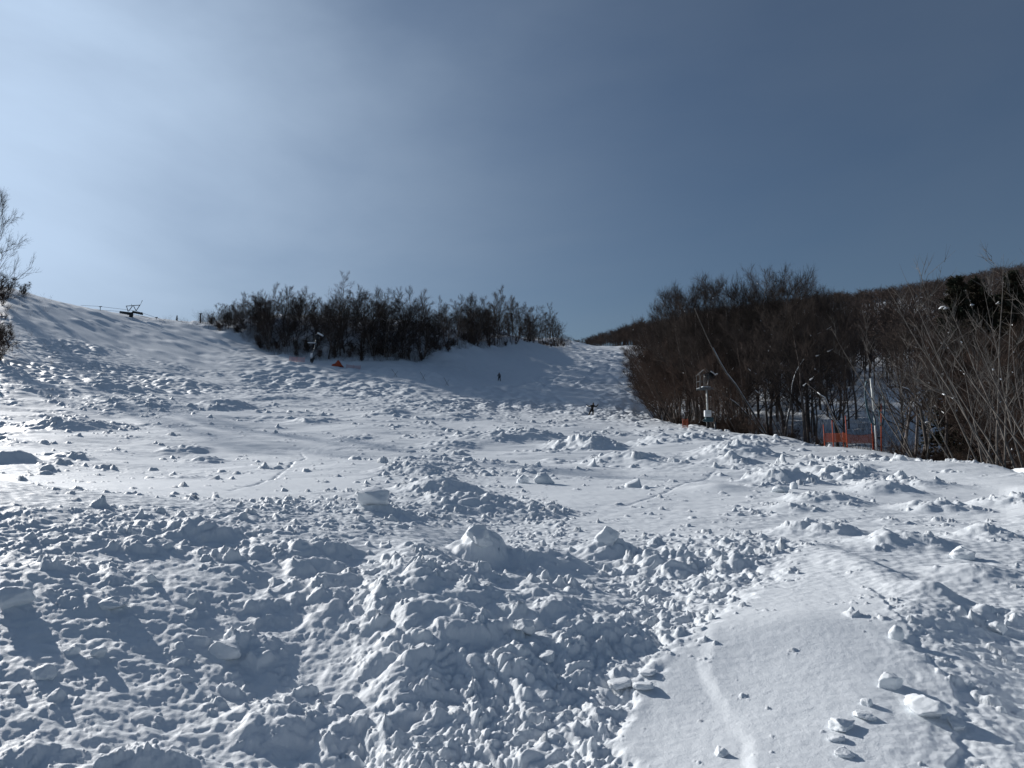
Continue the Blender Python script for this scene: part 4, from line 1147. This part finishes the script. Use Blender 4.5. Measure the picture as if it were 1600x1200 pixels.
J2 = dict(pelvis=(-.06, 0, .88, .155, .8), waist=(-.03, 0, 1.08, .155, .75), chest=(.04, 0, 1.34, .17, .72), neck=(.10, 0, 1.50, .075), head=(.13, -.01, 1.64, .095), crown=(.14, 0, 1.74, .07),
          shl=(-.17, 0, 1.40, .085), ell=(-.44, -.05, 1.30, .066), wrl=(-.72, -.08, 1.47, .048), shr=(.24, 0, 1.40, .085), elr=(.52, -.05, 1.28, .066), wrr=(.74, -.08, 1.52, .048),
          hipl=(-.18, 0, .82, .105), knl=(-.36, -.04, .47, .083), anl=(-.50, .02, .10, .066), toel=(-.58, -.17, .05, .05), hipr=(.05, 0, .82, .105), knr=(.07, -.05, .46, .083), anr=(.08, .02, .10, .066), toer=(.10, -.2, .05, .05))
person(925.5, 97, 'person in black hooded snow clothes standing with both arms raised sideways', J2, BLACK_CLOTH, BLACK_CLOTH)
J1 = dict(pelvis=(0, 0, .90, .145, .8), waist=(0, 0, 1.08, .15, .75), chest=(.01, 0, 1.34, .165, .72), neck=(0, 0, 1.50, .07), head=(-.02, -.02, 1.64, .095), crown=(-.02, -.01, 1.73, .07),
          shl=(-.19, 0, 1.42, .08), ell=(-.32, -.08, 1.18, .062), wrl=(-.48, -.22, 1.06, .046), shr=(.20, 0, 1.42, .08), elr=(.29, .02, 1.15, .062), wrr=(.24, -.10, .92, .046),
          hipl=(-.10, 0, .84, .10), knl=(-.19, -.06, .47, .08), anl=(-.25, .02, .10, .062), toel=(-.28, -.19, .05, .05), hipr=(.11, 0, .84, .10), knr=(.18, -.05, .47, .08), anr=(.24, .02, .10, .062), toer=(.28, -.19, .05, .05))
person(780, 150, 'person in a grey jacket and black trousers standing alone high on the piste', J1, GREY_CLOTH, BLACK_CLOTH, .3)
# ------------------------------------------------------------------ camera, sun, sky
cam = bpy.data.cameras.new('camera'); cam.sensor_width = 36; cam.lens = 36 * F / 1600; cam.clip_end = 5000; cam.clip_start = .05
co = bpy.data.objects.new('camera', cam); COL.objects.link(co)
co.rotation_euler = (math.pi / 2 + PITCH, 0, 0)
scene.camera = co

SUN_AZ, SUN_EL = -47.0, 21.5           # degrees, left of the view axis, above the horizon
sv = Vector((math.sin(R(SUN_AZ)) * math.cos(R(SUN_EL)), math.cos(R(SUN_AZ)) * math.cos(R(SUN_EL)), math.sin(R(SUN_EL))))
sl = bpy.data.lights.new('sun', 'SUN'); sl.energy = 5.0; sl.angle = R(.6); sl.color = (1.0, .965, .92)
so = bpy.data.objects.new('sun', sl); COL.objects.link(so)
so.rotation_euler = sv.to_track_quat('Z', 'Y').to_euler()
w = bpy.data.worlds.new('World'); scene.world = w; w.use_nodes = True
nt = w.node_tree; bg = nt.nodes['Background']
sky = nt.nodes.new('ShaderNodeTexSky'); sky.sky_type = 'NISHITA'; sky.sun_disc = False
sky.sun_elevation = R(SUN_EL); sky.sun_rotation = R(SUN_AZ); sky.altitude = 900
sky.air_density = 1.2; sky.dust_density = .8; sky.ozone_density = 5.0
# thin high cloud, whiter towards the sun
def N(t, **k):
    n = nt.nodes.new(t)
    for a_, b_ in k.items(): setattr(n, a_, b_)
    return n
tc = N('ShaderNodeTexCoord')
dot = N('ShaderNodeVectorMath', operation='DOT_PRODUCT'); dot.inputs[1].default_value = sv
nt.links.new(tc.outputs['Generated'], dot.inputs[0])
prox = N('ShaderNodeMapRange', interpolation_type='LINEAR'); prox.inputs['From Min'].default_value = .3; prox.inputs['From Max'].default_value = 1.0
nt.links.new(dot.outputs['Value'], prox.inputs['Value'])
pw = N('ShaderNodeMath', operation='POWER'); pw.inputs[1].default_value = 2.8; nt.links.new(prox.outputs['Result'], pw.inputs[0])
mp = N('ShaderNodeMapping'); mp.inputs['Rotation'].default_value = (0, R(-25), R(20)); mp.inputs['Scale'].default_value = (1.2, 1.2, 3.0)
nt.links.new(tc.outputs['Generated'], mp.inputs['Vector'])
nz = N('ShaderNodeTexNoise'); nz.inputs['Scale'].default_value = 1.3; nz.inputs['Detail'].default_value = 6; nz.inputs['Roughness'].default_value = .52; nz.inputs['Distortion'].default_value = .25
nt.links.new(mp.outputs['Vector'], nz.inputs['Vector'])
cl = N('ShaderNodeMapRange', interpolation_type='SMOOTHSTEP'); cl.inputs['From Min'].default_value = .25; cl.inputs['From Max'].default_value = .75; cl.inputs['To Min'].default_value = .4
nt.links.new(nz.outputs['Fac'], cl.inputs['Value'])
am = N('ShaderNodeMath', operation='MULTIPLY_ADD'); am.inputs[1].default_value = .88; am.inputs[2].default_value = .28
nt.links.new(pw.outputs['Value'], am.inputs[0])
fac = N('ShaderNodeMath', operation='MULTIPLY', use_clamp=True)
nt.links.new(am.outputs['Value'], fac.inputs[0]); nt.links.new(cl.outputs['Result'], fac.inputs[1])
br = N('ShaderNodeMapRange'); br.inputs['To Min'].default_value = .75; br.inputs['To Max'].default_value = 2.7   # cloud brightness rises near the sun
nt.links.new(pw.outputs['Value'], br.inputs['Value'])
cc = N('ShaderNodeMix', data_type='RGBA', blend_type='MULTIPLY'); cc.inputs[0].default_value = 1
cc.inputs[6].default_value = (4.25, 5.45, 7.1, 1)
nt.links.new(br.outputs['Result'], cc.inputs[7])
mx = N('ShaderNodeMix', data_type='RGBA')
nt.links.new(fac.outputs['Value'], mx.inputs[0]); nt.links.new(sky.outputs['Color'], mx.inputs[6]); nt.links.new(cc.outputs[2], mx.inputs[7])
nt.links.new(mx.outputs[2], bg.inputs['Color'])
bg.inputs['Strength'].default_value = .05
scene.view_settings.view_transform = 'Standard'; scene.view_settings.look = 'None'
scene.view_settings.exposure = 0; scene.view_settings.gamma = 1
